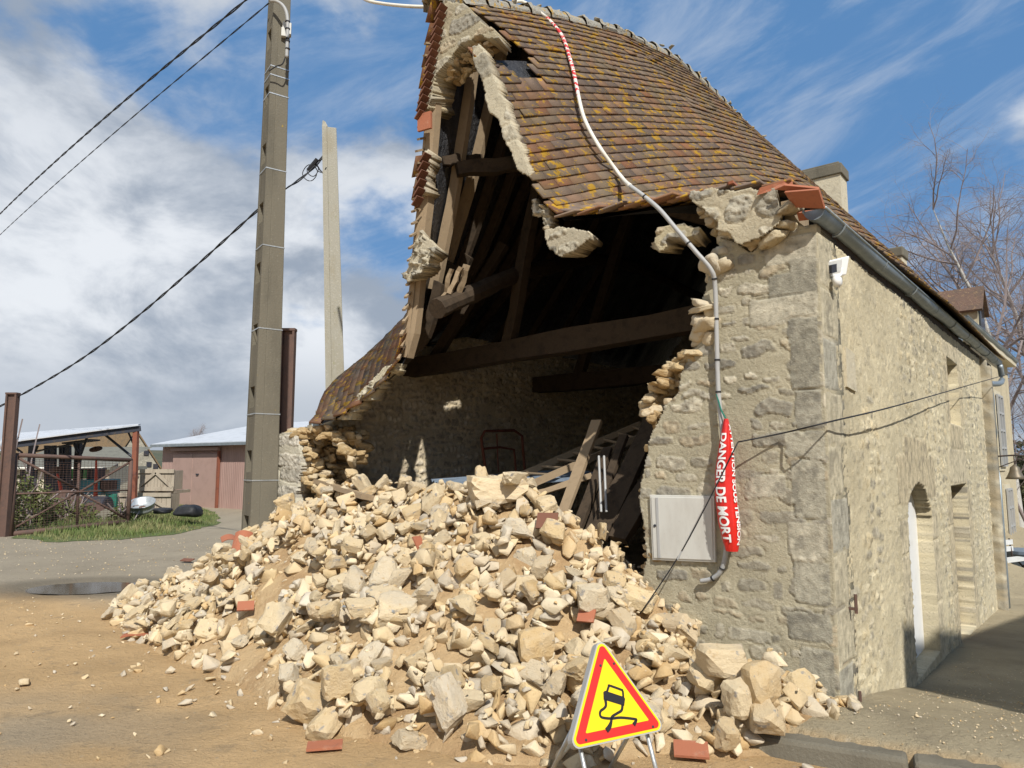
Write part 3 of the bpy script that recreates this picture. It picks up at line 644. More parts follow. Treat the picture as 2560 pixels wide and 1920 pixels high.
masonry('verge_mortar', b1([(590, 415), (640, 400), (700, 470), (735, 600), (800, 750), (870, 930), (950, 1180), (1030, 1350), (1075, 1500), (1000, 1470), (945, 1390), (900, 1260), (830, 1150), (800, 1010), (735, 960), (690, 810), (640, 650), (590, 530)]), Pg(-.1), .13, barn, .012, 45, (.2, .4), (.3, .6), .03, .003, .01, .6, (.54, .48, .35), edge=.03, dirt=.1, taper=.06)
masonry('verge_mortar', cr2([(360, 1210), (420, 1180), (430, 1000), (445, 910), (420, 940), (395, 1080)]), Pg(-.05), .2, barn, .012, 47, (.05, .1), (.05, .12), .03, .03, .05, 0, (.5, .44, .33), edge=.03, taper=.06)
masonry('verge_mortar', [tz(700 + .4069 * a, 600 + .4069 * b) for a, b in ((350, 1105), (440, 1105), (470, 1040), (500, 1040), (515, 985), (590, 985), (580, 930), (635, 905), (640, 850), (725, 790), (720, 755), (640, 790), (540, 900), (450, 1010))], Pg(-.02), .16, barn, .012, 49, (.05, .1), (.05, .12), .03, .02, .04, .3, (.56, .5, .36), edge=.04, dirt=.05, taper=.06)
# wall core laid bare along the break
def core_edge(pts, n, size, wr, seed):
    r = np.random.RandomState(seed); it = []; P_ = np.array(pts); d = np.r_[0, np.cumsum(np.hypot(*np.diff(P_, axis=0).T))]
    for _ in range(n):
        q = r.uniform(0, d[-1]); t = np.interp(q, d, P_[:, 0]); z = np.interp(q, d, P_[:, 1]); s = r.uniform(*size)
        it.append((B(t + r.uniform(-.08, .02), r.uniform(*wr), z + r.uniform(-.04, .04)), (s * r.uniform(1.1, 1.8), s * r.uniform(.8, 1.2), s * r.uniform(.4, .75)), rot(rng=r, flat=.22), r.randint(99)))
    return it
it = core_edge([tz(*p) for p in PIER_PX[13:]], 230, (.05, .12), (.06, .46), 3)
it += core_edge([tz(*p) for p in ((1726, 880), (1690, 900), (1655, 920), (1640, 960), (1612, 985), (1610, 1020), (1630, 1060))], 110, (.06, .13), (.04, .4), 4)
it += core_edge([tz(*p) for p in PIER_PX[4:14]], 90, (.05, .11), (.1, .44), 6)
rock_mass('broken_wall_core', it, 'core', barn, OCHRE, 3)
rock_mass('broken_edge_stones', core_edge([tz(*p) for p in PIER_PX[5:14]], 16, (.1, .19), (-.01, .12), 8), 'stone_mass', barn, np.array([(.44, .4, .32), (.5, .44, .32)]), 3)
rock_mass('broken_wall_core', core_edge([tz(1020 + .3014 * a, .3014 * b) for a, b in ((640, 305), (480, 372), (350, 515), (260, 640))], 60, (.05, .10), (.06, .28), 9), 'core', barn, OCHRE, 3)
rock_mass('broken_wall_core', core_edge(cr7([(600, 420), (700, 520), (850, 640), (960, 720), (1130, 660), (1300, 540), (1350, 430)]), 34, (.06, .15), (-.06, .15), 10), 'core', barn, np.array([(.5, .42, .28), (.44, .36, .24)]), 3)
# --- long side wall
W1 = [(5.97, 2.20), (7.0, 2.20), (7.0, 3.08), (5.97, 3.08)]
D2 = [(5.6, -.62), (7.1, -.62), (7.1, 1.36), (5.6, 1.36)]
AR = [(2.62, -.35)] + [(3.3 + .68 * math.cos(a), 1.02 + .42 * math.sin(a)) for a in np.linspace(0, math.pi, 13)[::-1]] + [(3.98, -.35)]
DRESS = (.52, .44, .295); DRW = (.55, .475, .33)
blk = []
for wc in (5.78, 7.22): 
    for k in range(4): blk.append((wc, 2.2 + k * .27 + .13, .36, .255, DRESS))
blk += [(6.48, 3.2, 1.8, .2, DRW), (6.48, 1.98, 1.3, .4, DRESS), (6.4, 1.62, 1.7, .45, DRW)]
for wc in (5.38, 7.34):
    for k in range(5): blk.append((wc, -.6 + k * .42, .4, .4, DRESS))
for wc in (2.42, 4.18):
    for k in range(5): blk.append((wc, -.35 + k * .33, .36, .32, DRW))
blk += [(3.3, 1.66, 1.3, .5, DRESS), (2.5, 1.5, .5, .45, DRESS), (4.1, 1.5, .5, .45, DRESS)]
for k in range(9): blk.append((.17 + .04 * (k % 2), .12 + k * .37, .34 + .1 * (k % 2), .355, (.50, .445, .32) if k % 3 else (.40, .375, .30)))
zt = lambda w: 3.27 + .026 * w
masonry('side_wall', [(.012, -.3), (3, -.6), (10.3, -1.1), (10.3, zt(10.3)), (.012, zt(0))], Pr(.05), .45, barn, .018, 77, (.07, .15), (.10, .26), .035, .006, .015, .06, (.57, .495, .335),
        pal=[(.56, .49, .34), (.49, .43, .31), (.60, .53, .37), (.42, .375, .28), (.57, .48, .31)], blocks=blk, voids=(W1, D2, AR), dirt=.45, edge=.004, smear=.62)
def quad(name, p, m): return mk(name, p, [(0, 1, 2, 3)], m, barn)
mb = MB(); mb.bar(B(.28, 5.9, 2.6), B(.28, 7.1, 2.6), .05, 1.1); mb.build('window_shutter', 'white', barn)
mb = MB(); mb.box(B(.38, 6.35, .35), VD, UD, ZD, 1.6, .06, 2.1); mb.build('side_door', 'plank', barn)
dr = mk('arched_door', *[x for x in (lambda m_: (m_.v, m_.f))(MB().prism([(2.6, -.36), (4.0, -.36), (4.0, 1.0)] + [(3.3 + .7 * math.cos(a), 1.0 + .45 * math.sin(a)) for a in np.linspace(.1, math.pi - .1, 11)] + [(2.6, 1.0)], lambda a, z, h: B(.20 + h, a, z), 0, .05))], 'white', barn)
mb = MB()
for k in range(7): mb.bar(B(.192, 2.72 + k * .19, -.3), B(.192, 2.72 + k * .19, 1.3 if 0 < k < 6 else 1.0), .02, .016)
mb.build('door_ribs', 'white', dr)
mb = MB()
for w, z in ((.32, .62), (.30, -.02)):
    mb = MB(); mb.tube([B(.0, w, z), B(.0, w, z + .13)], .011, 6); mb.bar(B(.06, w, z + .03), B(-.01, w, z + .03), .02, .018); mb.build('hinge_pin', 'rust', barn)
mb = MB(); mb.prism([(.55, 2.22), (.83, 2.2), (.82, 2.5), (.56, 2.52)], Pr(.05), -.01, .016); mb.build('plaster_patch', 'plaster', barn)
# --- left wall (seen from inside), its broken end, back wall
masonry('left_wall', [(.0, -.1), (.0, 1.9), (.12, 2.02), (.45, 2.1), (.7, 2.5), (1.1, 3.0), (3, 3.62), (10, 3.62), (10, -.1)], Pl(6.1), .48, barn, .02, 88, (.06, .12), (.10, .24), .025, .016, .03, .05, (.62, .52, .36),
        pal=[(.58, .5, .37), (.52, .44, .31), (.62, .54, .41), (.48, .4, .29)], dirt=.08, edge=.05)
masonry('wall_end', [tz(*p) for p in ((690, 1090), (715, 1082), (748, 1082), (762, 1160), (748, 1240), (755, 1320), (745, 1500), (690, 1500))], Pg(-.04), .2, barn, .012, 91, (.16, .24), (.5, .6), .03, .008, .014, 0, (.5, .46, .36), pal=[(.52, .48, .4), (.48, .44, .36)], edge=.02)
rock_mass('broken_wall_core', core_edge([tz(*p) for p in ((700, 1085), (745, 1085), (800, 1075), (830, 1100), (850, 1150))], 90, (.07, .15), (.0, .5), 12) + core_edge([tz(*p) for p in ((750, 1100), (770, 1200), (775, 1300), (800, 1350))], 170, (.06, .15), (.0, .7), 13), 'core', barn, OCHRE, 3)
mb = MB(); mb.box(B(6.75, .3, .9), UD, VD, ZD, .22, .5, 2.0); mb.build('brick_column', 'brick', barn)
masonry('back_wall', [(-.1, -1), (6.7, -1), (6.7, 3.4), (3.4, 8.0), (-.1, 3.4)], Pg(10.2), .3, barn, .06, 93, (.12, .2), (.2, .4), .03, .016, .02, .05, (.4, .34, .24))
mb = MB(); mb.add([B(.7, .6, -.05), B(6.2, .6, -.05), B(6.2, 10, -.05), B(.7, 10, -.05)], [(0, 1, 2, 3)]); mb.build('earth_floor', 'sand', barn)
# --- loose big tiles where the eave meets the pier
def slabtile(pts, th, name='eave_tile'):
    mb = MB(); n = unit(np.cross(pts[1] - pts[0], pts[2] - pts[0])); mb.add(list(pts) + [p + n * th for p in pts], [(0, 1, 2, 3), (7, 6, 5, 4), (0, 4, 5, 1), (1, 5, 6, 2), (2, 6, 7, 3), (3, 7, 4, 0)]); return mb.build(name, 'tile_red', barn)
c7 = lambda a, b, w: onV(1600 + .2712 * a, 420 + .2712 * b, w)
slabtile([c7(1330, 225, -.2), c7(1645, 200, -.22), c7(1700, 375, -.12), c7(1420, 365, -.1)], .02)
slabtile([c7(1080, 250, -.17), c7(1110, 180, -.17), c7(1405, 95, -.05), c7(1410, 150, -.05)], .02)
slabtile([c7(1240, 200, -.2), c7(1330, 160, -.2), c7(1650, 190, -.1), c7(1560, 225, -.1)], .025)
slabtile([c7(1445, 415, -.05), c7(1600, 400, -.05), c7(1620, 470, 0), c7(1465, 490, 0)], .02)
slabtile([c7(820, 150, -.12), c7(860, 135, -.12), c7(905, 175, .1), c7(760, 215, .1)], .02)
beam('rafter_foot', c7(1345, 345, -.05), c7(1500, 540, .4), .07, .09, 'plank')
# verge: red tile ends left of the gable peak
vt = []
for (x0, y0, x1, y1, n) in ((1105, 20, 1052, 285, 15), (1064, 392, 1045, 500, 6)):
    mb = MB()
    for k in range(n):
        q = k / (n - 1); x = x0 + (x1 - x0) * q; y = y0 + (y1 - y0) * q; a = onV(x + 6, y - 8, -.1); b_ = onV(x - 8, y + 16, -.1)
        mb.bar(a, b_, .10, .016, up=np.cross(b_ - a, VD))
    mb.build('verge_tiles', 'tile_dark', barn)
mb = MB(); a = onV(1062, 283, -.08); b_ = onV(1062, 325, -.08); mb.bar(a, b_, .17, .03, up=VD + UD * .2); mb.build('hanging_tile', 'tile_red', barn)
# --- gutter, downpipe
def gutter(name, A_, B_, r, parent, m='zinc', outward=-UD, brackets=0, joints=9):
    A_ = np.asarray(A_); B_ = np.asarray(B_); ax = unit(B_ - A_); vv = []; ff = []
    up = unit(ZD - ax * (ZD @ ax)); sd_ = np.cross(ax, up); n = 12; k = 24
    for i in range(k + 1):
        c = A_ + (B_ - A_) * i / k + ZD * (.012 * math.sin(i * 1.3))
        for R in (r, r - .006):
            for s in range(n + 1):
                an = math.pi * s / n; vv.append(c + sd_ * math.cos(an) * R - up * math.sin(an) * R)
    m1 = n + 1
    for i in range(k):
        for s in range(n):
            for o_ in (0, m1): ff.append((i * 2 * m1 + o_ + s, i * 2 * m1 + o_ + s + 1, (i + 1) * 2 * m1 + o_ + s + 1, (i + 1) * 2 * m1 + o_ + s))
    ff.append(tuple(range(m1))); e = k * 2 * m1; ff.append(tuple(e + s for s in range(m1)))
    mb = MB(); mb.add(vv, ff); mb.tube([A_ + sd_ * r, B_ + sd_ * r], .011, 6); mb.tube([A_ - sd_ * r, B_ - sd_ * r], .011, 6)
    g = mb.build(name, m, parent, True)
    for i in range(joints):
        c = A_ + (B_ - A_) * ((i + .35) / joints); q = MB(); q.tube([c + sd_ * math.cos(a) * (r + .004) - up * math.sin(a) * (r + .004) for a in np.linspace(0, math.pi, 13)], .008, 5); q.build('gutter_bracket', m, g)
    return g
gutter('gutter', B(.035, -.10, 3.395), B(-.06, 12.6, 3.74), .072, barn)
mb = MB(); mb.tube(sm([B(-.1, 12.4, 3.66), B(-.1, 12.4, 3.3), B(.02, 10.6, 3.1), B(-.06, 10.5, 2.8), B(-.06, 10.5, -.9)], 5), .055, 10); mb.build('downpipe', 'zinc', barn, True)
gutter('gutter', B(5.85, .05, 2.14), B(7.0, 3.2, 3.42), .06, barn, joints=3)
mb = MB(); mb.bar(B(.2, .1, zt(0) + .04), B(.2, 12.4, zt(12.4) + .04), .3, .07); mb.build('eave_board', 'wood', barn)
# --- chimney at the far end
cc = at(2063, 600, 17.3); zt1 = at(2063, 428, 17.3)[2]
mb = MB(); mb.box([cc[0], cc[1], (zt1 + 4) / 2 - .1], UD, VD, ZD, 1.0, .62, zt1 - 4.2); ch = mb.build('chimney', 'plaster', barn)
mb = MB(); mb.box([cc[0], cc[1], zt1 - .16], UD, VD, ZD, 1.1, .72, .26); mb.box([cc[0], cc[1], zt1 + .0], UD, VD, ZD, .95, .55, .1); mb.build('chimney_cap', 'concrete', ch, bevel=.02)

# ================================================================ RUBBLE HEAP
TOE = [tuple(onZ(*p)[:2]) for p in ((2150, 1800), (2060, 1840), (1965, 1895), (1800, 1900), (1650, 1890), (1450, 1925), (1230, 1915), (1018, 1868), (900, 1850), (798, 1832), (700, 1775), (640, 1736), (540, 1690), (463, 1662), (382, 1628), (310, 1580), (262, 1540), (330, 1493))] + \
      [(-4.3, 9.0), (-3.7, 9.6), (-2.9, 9.4)] + [tuple(B(6.0, .9, 0)[:2]), tuple(B(5.6, 2.2, 0)[:2]), tuple(B(3.5, 2.6, 0)[:2]), tuple(B(1.6, 1.6, 0)[:2]), tuple(B(.9, -.02, 0)[:2]), tuple(B(.0, -.03, 0)[:2])]
CR = [(1.35, -.05, .80), (1.7, -.1, 1.0), (2.25, -.15, 1.3), (2.8, -.1, 1.5), (3.6, -.05, 1.48), (4.4, 0, 1.46), (5.2, .1, 1.5), (5.9, .0, 1.25), (6.5, -.25, .85), (6.9, -.6, .5)]
CRx = [(*B(t, w, 0)[:2], z) for t, w, z in CR]
def heap(x, y):
    x = np.asarray(x, float); y = np.asarray(y, float); ins = inpoly(x, y, TOE); d = polydist(x, y, TOE)
    best = np.full(x.shape, 1e9); zc = np.zeros(x.shape)
    for i in range(len(CRx) - 1):
        a, b = CRx[i], CRx[i + 1]; ex, ey = b[0] - a[0], b[1] - a[1]; t = np.clip(((x - a[0]) * ex + (y - a[1]) * ey) / (ex * ex + ey * ey), 0, 1)
        q = np.hypot(x - a[0] - t * ex, y - a[1] - t * ey); m = q < best; best = np.where(m, q, best); zc = np.where(m, a[2] + t * (b[2] - a[2]), zc)
    k = d / (d + best + 1e-6); k = k ** .92
    z = zc * k * (1 + .18 * (fbm(x * 1.4, y * 1.4, None, 31, 3) - .5)) + .05 * (fbm(x * 4, y * 4, None, 32, 3) - .5) * sstep(0, .3, d)
    return np.where(ins, z, -.02)
hx = np.arange(-5.2, 3.0, .04); hy = np.arange(3.5, 11.4, .04); HX, HY = np.meshgrid(hx, hy)
HM = heap(HX, HY); ny, nx = HX.shape; ii = np.arange(nx * ny).reshape(ny, nx)
dirt_z = HM - .10 * sstep(.05, .4, polydist(HX, HY, TOE)) + .03 * (fbm(HX * 9, HY * 9, None, 33) - .5) + .015 * (vn(HX * 22, HY * 22, None, 34) - .5)
okc = inpoly(HX, HY, TOE); okc = okc[:-1, :-1] | okc[1:, :-1] | okc[:-1, 1:] | okc[1:, 1:]
dirt_z = np.where(inpoly(HX, HY, TOE), np.maximum(dirt_z, gz(HX, HY) + .004), gz(HX, HY) - .05)
F4 = np.stack([ii[:-1, :-1], ii[:-1, 1:], ii[1:, 1:], ii[1:, :-1]], -1)[okc]
o = mk('earth_mound', np.stack([HX.ravel(), HY.ravel(), dirt_z.ravel()], 1), F4, 'sand', None, True, loc=(0, 0, 0)); o['kind'] = 'structure'
ST = np.maximum(dirt_z, gz(HX, HY)).copy()        # height map that the stones settle on
def st_idx(x, y, r):
    i0 = max(0, int((x - r - hx[0]) / .04)); i1 = min(nx - 1, int((x + r - hx[0]) / .04) + 1); j0 = max(0, int((y - r - hy[0]) / .04)); j1 = min(ny - 1, int((y + r - hy[0]) / .04) + 1)
    return i0, i1 + 1, j0, j1 + 1
def settle(x, y, dims, sink=.3):
    r = max(dims[0], dims[1]) * .45; i0, i1, j0, j1 = st_idx(x, y, r)
    gx = HX[j0:j1, i0:i1] - x; gy = HY[j0:j1, i0:i1] - y; q = (gx ** 2 + gy ** 2) / (r * r); mk_ = q < 1
    if not mk_.any(): return None
    z0 = np.percentile(ST[j0:j1, i0:i1][mk_], 55); z = z0 + dims[2] * (.5 - sink)
    top = z + dims[2] * .48 * np.sqrt(np.maximum(0, 1 - q)); ST[j0:j1, i0:i1] = np.where(mk_, np.maximum(ST[j0:j1, i0:i1], top), ST[j0:j1, i0:i1])
    return z
def slope_at(x, y):
    e = .15; return np.array([float(heap(x + e, y) - heap(x - e, y)), float(heap(x, y + e) - heap(x, y - e))]) / (2 * e)
def tilt(R, x, y):
    s = slope_at(x, y) * .7; n = unit(V3(-s[0], -s[1], 1)); v = np.cross(ZD, n); c = n[2]; vx = np.array([[0, -v[2], v[1]], [v[2], 0, -v[0]], [-v[1], v[0], 0]])
    return (np.eye(3) + vx + vx @ vx / (1 + c)) @ R
# bare earth patch in the left-middle of the slope
bare = lambda x, y: float(np.clip(sstep(.47, .58, fbm(x * 1.1 + 2.3, y * 1.1, None, 52, 3)) * .12 + sstep(.38, .55, fbm(x * 1.3 + 5.3, y * 1.3, None, 57, 3)) * np.exp(-((x + 1.7) / .9) ** 2 - ((y - 6.3) / .75) ** 2) * 1.4, 0, 1) * sstep(1.1, -.3, x))
proto = []
for k in range(36):
    v, f = rock(900 + k, 3, (1, 1, 1), .06); me = bpy.data.meshes.new('rubble_stone'); me.from_pydata([tuple(q) for q in v], [], [tuple(q) for q in f])
    a = me.color_attributes.new('Col', 'FLOAT_COLOR', 'POINT'); cc = np.ones((len(v), 4), np.float32); c0 = CREAM[k % len(CREAM)]
    r_ = np.random.RandomState(k); gn = unit(r_.normal(0, 1, 3)); wthr = sstep(.30, .42, v @ gn + .12 * (fbm(v[:, 0] * 4, v[:, 1] * 4, v[:, 2] * 4, k) - .5)) * (1 if k % 3 == 0 else 0)
    cc[:, :3] = c0[None] * (1 - .7 * wthr[:, None]) + np.array((.25, .25, .25))[None] * .7 * wthr[:, None]
    a.data.foreach_set('color', cc.ravel()); me.materials.append(M['stone']); proto.append(me)
SIZEW = lambda s: 'large' if s > .25 else ('medium' if s > .19 else 'small')
COLW = ['cream', 'buff', 'pale cream', 'ochre', 'greyish', 'sandy cream', 'grey']
# small stones first: one mass
items = []
def rnd_on_heap():
    while True:
        x = random.uniform(-4.8, 2.3); y = random.uniform(3.8, 10.6)
        if inpoly(np.array([x]), np.array([y]), TOE)[0]: return x, y
for _ in range(4200):
    x, y = rnd_on_heap(); s = random.choice((.05, .07, .09, .10, .12, .14)) * random.uniform(.8, 1.25); dims = (s * random.uniform(1, 1.6), s * random.uniform(.8, 1.1), s * random.uniform(.55, .9))
    if random.random() < bare(x, y) * .85: continue
    z = settle(x, y, dims, .32); 
    if z is None: continue
    items.append(((x, y, z), dims, tilt(rot(flat=.5), x, y), random.randint(0, 999)))
SPOTS = []
def place_stone(x, y, dims, R=None, k=None, sink=.25, z=None):
    zz = settle(x, y, dims, sink) if z is None else z
    if zz is None: return
    SPOTS.append((x, y, zz, dims, R if R is not None else tilt(rot(flat=.45), x, y), random.randrange(36) if k is None else k))
n_big = 0; tries = 0
placed = []
while n_big < 286 and tries < 9000:
    tries += 1; x, y = rnd_on_heap(); t_, w_, _ = twz((x, y, 0))
    if w_ > .75: continue
    s = random.choice((.11, .12, .13, .145, .155, .17, .20)) * random.uniform(.85, 1.15)
    dtoe = float(polydist(np.array([x]), np.array([y]), TOE)[0]); 
    if y < 6.5 and x > -1.6: s *= 1.15
    if random.random() < bare(x, y) * .92: continue
    if any((x - a) ** 2 + (y - b) ** 2 < ((s + c) * .44) ** 2 for a, b, c in placed): continue
    placed.append((x, y, s)); dims = (s * random.uniform(1.0, 1.45), s * random.uniform(.75, 1.05), s * random.uniform(.5, .85)); place_stone(x, y, dims); n_big += 1
for _ in range(2600):
    x, y = rnd_on_heap(); s = random.uniform(.018, .05); dims = (s * random.uniform(1, 1.6), s, s * .7); i = int((x - hx[0]) / .04); j = int((y - hy[0]) / .04); items.append(((x, y, ST[j, i] + s * .15), dims, rot(flat=.6), random.randint(0, 999)))
# stones one can pick out in the photograph
def onheap(px, py):
    r = ray(px, py)
    for s in np.linspace(2.5, 12, 500):
        p = O + r * s
        if p[2] < float(heap(p[0], p[1])): return p
    return p
for (px, py, L_, D_, H_, yaw, k) in ((1022, 1215, .36, .28, .26, .3, 3), (1235, 1245, .50, .40, .26, .2, 9), (1340, 1212, .40, .26, .2, -.1, 4), (1285, 1268, .42, .13, .12, 1.1, 2), (1815, 1770, .34, .22, .20, .15, 0), (1905, 1830, .22, .18, .24, .4, 3), (1850, 1850, .16, .15, .22, .2, 5), (1340, 1650, .24, .18, .22, .3, 3), (945, 1210, .26, .2, .2, .5, 6), (1480, 1550, .24, .18, .2, .2, 2), (1720, 1600, .22, .18, .16, .4, 2), (835, 1810, .2, .18, .2, .5, 1)):
    p = onheap(px, py); cz, sz = math.cos(yaw), math.sin(yaw); place_stone(p[0], p[1], (L_, D_, H_), np.array([[cz, -sz, 0], [sz, cz, 0], [0, 0, 1.]]) @ rot(flat=.12) if False else np.array([[cz, -sz, 0], [sz, cz, 0], [0, 0, 1.]]), k, .12)
# strays on the ground at the house corner and in front
for _ in range(16):
    p = onZ(random.uniform(1985, 2140), random.uniform(1730, 1830), .05); items.append(((p[0], p[1], float(gz(p[0], p[1])) + .02), (random.uniform(.05, .16), random.uniform(.05, .12), random.uniform(.04, .1)), rot(), random.randint(0, 999)))
for _ in range(420):
    x = random.gauss(-1.6, 1.9); y = random.gauss(4.9, 1.6)
    if y < 3.3: continue
    dt = float(polydist(np.array([x]), np.array([y]), TOE)[0])
    if dt > 1.3 or random.random() < dt * .8 or inpoly(np.array([x]), np.array([y]), TOE)[0]: continue
    s = random.uniform(.018, .06) if random.random() < .85 else random.uniform(.06, .1); items.append(((x, y, float(gz(x, y)) + s * .2), (s * 1.4, s, s * .7), rot(), random.randint(0, 999)))
for _ in range(900):
    x = random.uniform(-7, 1.5); y = random.uniform(3.2, 11); dt = float(polydist(np.array([x]), np.array([y]), TOE)[0])
    if inpoly(np.array([x]), np.array([y]), TOE)[0] or random.random() > .25 + .75 * math.exp(-dt) or ((x + 5.75) / 1.25) ** 2 + ((y - 9.85) / .85) ** 2 < 1: continue
    s = random.uniform(.010, .028); items.append(((x, y, float(gz(x, y)) + s * .3), (s * 1.4, s, s * .7), rot(), random.randint(0, 999)))
for _ in range(1300):
    x = random.uniform(-13, -3); y = random.uniform(7, 16)
    if ((x + 5.75) / 1.25) ** 2 + ((y - 9.85) / .85) ** 2 < 1: continue
    s = random.uniform(.010, .026); items.append(((x, y, float(gz(x, y)) + s * .3), (s * 1.4, s, s * .7), rot(), random.randint(0, 999)))
for _ in range(2400):
    x = random.uniform(1.9, 5.5); y = random.uniform(3.9, 8.5)
    if (V3(x, y, 0) - C) @ UD > -.1 and (V3(x, y, 0) - C) @ VD > 0: continue
    s = random.uniform(.005, .014); items.append(((x, y, float(gz(x, y)) + s * .3), (s * 1.4, s, s * .7), rot(), random.randint(0, 999)))
o = rock_mass('rubble', items, 'stone_mass', None, CREAM * .95, 2, 'stuff', 'loose mass of small pale limestone rubble filling the heap', 'rubble')
def zone(x, y, z):
    px, py = proj((x, y, z)); t, w, _ = twz((x, y, z))
    if px > 1960: return 'at the foot of the house corner'
    if px > 1640 and py > 1480: return 'below the corner pier right of the sign'
    if px > 1380 and py > 1500: return 'right behind the warning sign'
    if px < 760 and py < 1420: return 'beside the concrete pole'
    if px < 520: return 'at the left tip of the heap'
    if py < 1290: return 'on the heap crest under the roof' if px > 980 else 'on the heap crest by the left wall'
    if py > 1690: return 'along the heap foot left of the sign'
    if px > 1300: return 'on the slope left of the meter box'
    if px > 960: return 'in the middle of the heap slope'
    return 'on the sandy left slope'
seen = {}
for (x, y, z, dims, R, k) in SPOTS:
    o = bpy.data.objects.new('rubble_stone', proto[k]); COL.objects.link(o); s3 = dims
    import mathutils
    o.rotation_mode = 'QUATERNION'; o.rotation_quaternion = mathutils.Matrix([list(q) for q in R]).to_quaternion(); o.location = (x, y, z); o.scale = dims
    s = max(dims); sh = 'slab' if dims[2] < .5 * dims[0] and dims[1] > .6 * dims[0] else ('long block' if dims[0] > 1.45 * dims[1] else 'block')
    tag(o, '%s %s limestone %s %s' % (SIZEW(s), COLW[k % 7], sh, zone(x, y, z)), 'stone', 'fallen limestone blocks of the rubble heap')
# fallen roof tiles, planks and a steel bar in the heap
def fallen(name, label, px, py, L_, W_, yaw, pitch, curve, m='tile_red', cat='roof tile', dz=.05, ground=False):
    p = onheap(px, py) if not ground else onZ(px, py, .02); mb = MB(); n = 8; vv = []; ff = []
    ca, sa = math.cos(yaw), math.sin(yaw); ax = V3(ca, sa, 0); ay = V3(-sa, ca, 0); az = unit(ZD + ay * pitch); ay = np.cross(az, ax)
    for i in range(n + 1):
        u = -1 + 2 * i / n; h = curve * (1 - u * u)
        for j in (-.5, .5):
            for k_ in (0, .014): vv.append(p + V3(0, 0, dz) + ax * (u * W_ / 2) + ay * (j * L_) + az * (h + k_))
    for i in range(n):
        a = i * 4; b = a + 4; ff += [(a, b, b + 2, a + 2), (a + 1, a + 3, b + 3, b + 1), (a, a + 1, b + 1, b), (a + 2, b + 2, b + 3, a + 3)]
    ff += [(0, 2, 3, 1), (n * 4, n * 4 + 1, n * 4 + 3, n * 4 + 2)]
    mb.add(vv, ff); o = mb.build(name, m); return tag(o, label, cat)
fallen('ridge_tile', 'curved terracotta ridge tile standing on the left edge of the rubble near the pole', 603, 1385, .30, .19, .1, -1.2, .05, dz=.10)
fallen('ridge_tile', 'curved terracotta ridge tile lying flat behind the upright ridge tile', 572, 1362, .22, .25, .5, -.3, .05, dz=.08)
fallen('roof_tile', 'dark clay tile sticking out on the left of the rubble', 468, 1410, .10, .22, -.3, -.3, 0, 'tile_dark', dz=.06)
fallen('roof_tile', 'long red tile edge on the sand at the left foot of the heap', 342, 1599, .09, .26, .15, -.1, .02, dz=.03)
fallen('roof_tile', 'flat red tile alone on the sand below the heap front', 812, 1866, .12, .2, .2, 0, 0, ground=True, dz=.0)
fallen('roof_tile', 'red broken tile lying on the earth beneath the sign foot', 1728, 1890, .14, .19, -.2, -.25, 0, ground=True, dz=.03)
fallen('roof_tile', 'dark brown tile propped upright just below the crest of the heap', 1368, 1335, .16, .17, -.2, -1.0, 0, 'tile_dark', dz=.10)
fallen('roof_tile', 'red tile shard half buried in the bare earth of the slope', 614, 1525, .10, .14, .3, -.8, 0, dz=.03)
fallen('roof_tile', 'thin tile shard wedged upright in the middle of the heap', 1050, 1385, .18, .1, 1.0, -1.5, 0, dz=.06)
fallen('roof_tile', 'red tile corner wedged between stones above the sign', 1467, 1578, .1, .12, -.4, -1.0, 0, dz=.1)
fallen('roof_tile', 'red tile splinter lying near the pole foot', 700, 1308, .06, .2, -.3, -.5, 0, dz=.1)
mb = MB(); mb.bar(onV(800, 1205, .12), onV(925, 1245, -.25), .20, .05, up=(0, .3, 1)); tag(mb.build('plank', 'plank'), 'broad brown plank poking out of the rubble by the left wall', 'plank')
p0 = onheap(858, 1540); p1 = onheap(985, 1562)
mb = MB(); mb.tube([p0 + ZD * .07, p1 + ZD * .09], .012, 6); tag(mb.build('steel_bar', 'galv'), 'thin grey steel bar lying on the middle of the rubble', 'metal bar')

# ================================================================ THINGS INSIDE THE BARN
mb = MB(); n = 24; vv = []; ff = []
for s_, (a, b, c, d) in enumerate(((onV(1075, 1200, 1.0), onV(1420, 1175, 2.0), onV(1560, 1190, 1.2), onV(1120, 1222, .55)),)):
    for i in range(n + 1):
        u = i / n; h = .012 * (1 if i % 4 in (1, 2) else -1)
        vv += [a + (d - a) * u + ZD * h, b + (c - b) * u + ZD * h]
    ff += [(2 * i, 2 * i + 1, 2 * i + 3, 2 * i + 2) for i in range(n)]
mb.add(vv, ff); o = mb.build('metal_sheet', 'bluegrey'); so = o.modifiers.new('thick', 'SOLIDIFY'); so.thickness = .004
tag(o, 'blue grey ribbed metal roofing sheet lying behind the crest of rubble', 'metal sheet')
def ladder(a0, a1, b0, b1, nr):
    r_ = root('ladder', a0, 'old pale wooden ladder lying slanted across the junk inside the barn', 'ladder')
    for p, q in ((a0, a1), (b0, b1)): mb = MB(); mb.bar(p, q, .035, .07); mb.build('rail', 'plank', r_)
    for i in range(nr): k = (i + .5) / nr; mb = MB(); mb.tube([a0 + (a1 - a0) * k, b0 + (b1 - b0) * k], .016, 6); mb.build('rung', 'plank', r_)
ladder(onV(1250, 1210, 1.0), onV(1600, 1060, 2.6), onV(1325, 1212, .7), onV(1640, 1075, 2.2), 9)
def leaning(px0, py0, w0, px1, py1, w1, wd, th, label, name='plank', m='wood', cat='plank'):
    mb = MB(); mb.bar(onV(px0, py0, w0), onV(px1, py1, w1), wd, th, up=(-.62, -.78, .1), jit=.004); return tag(mb.build(name, m), label, cat, 'planks leaning inside the barn')
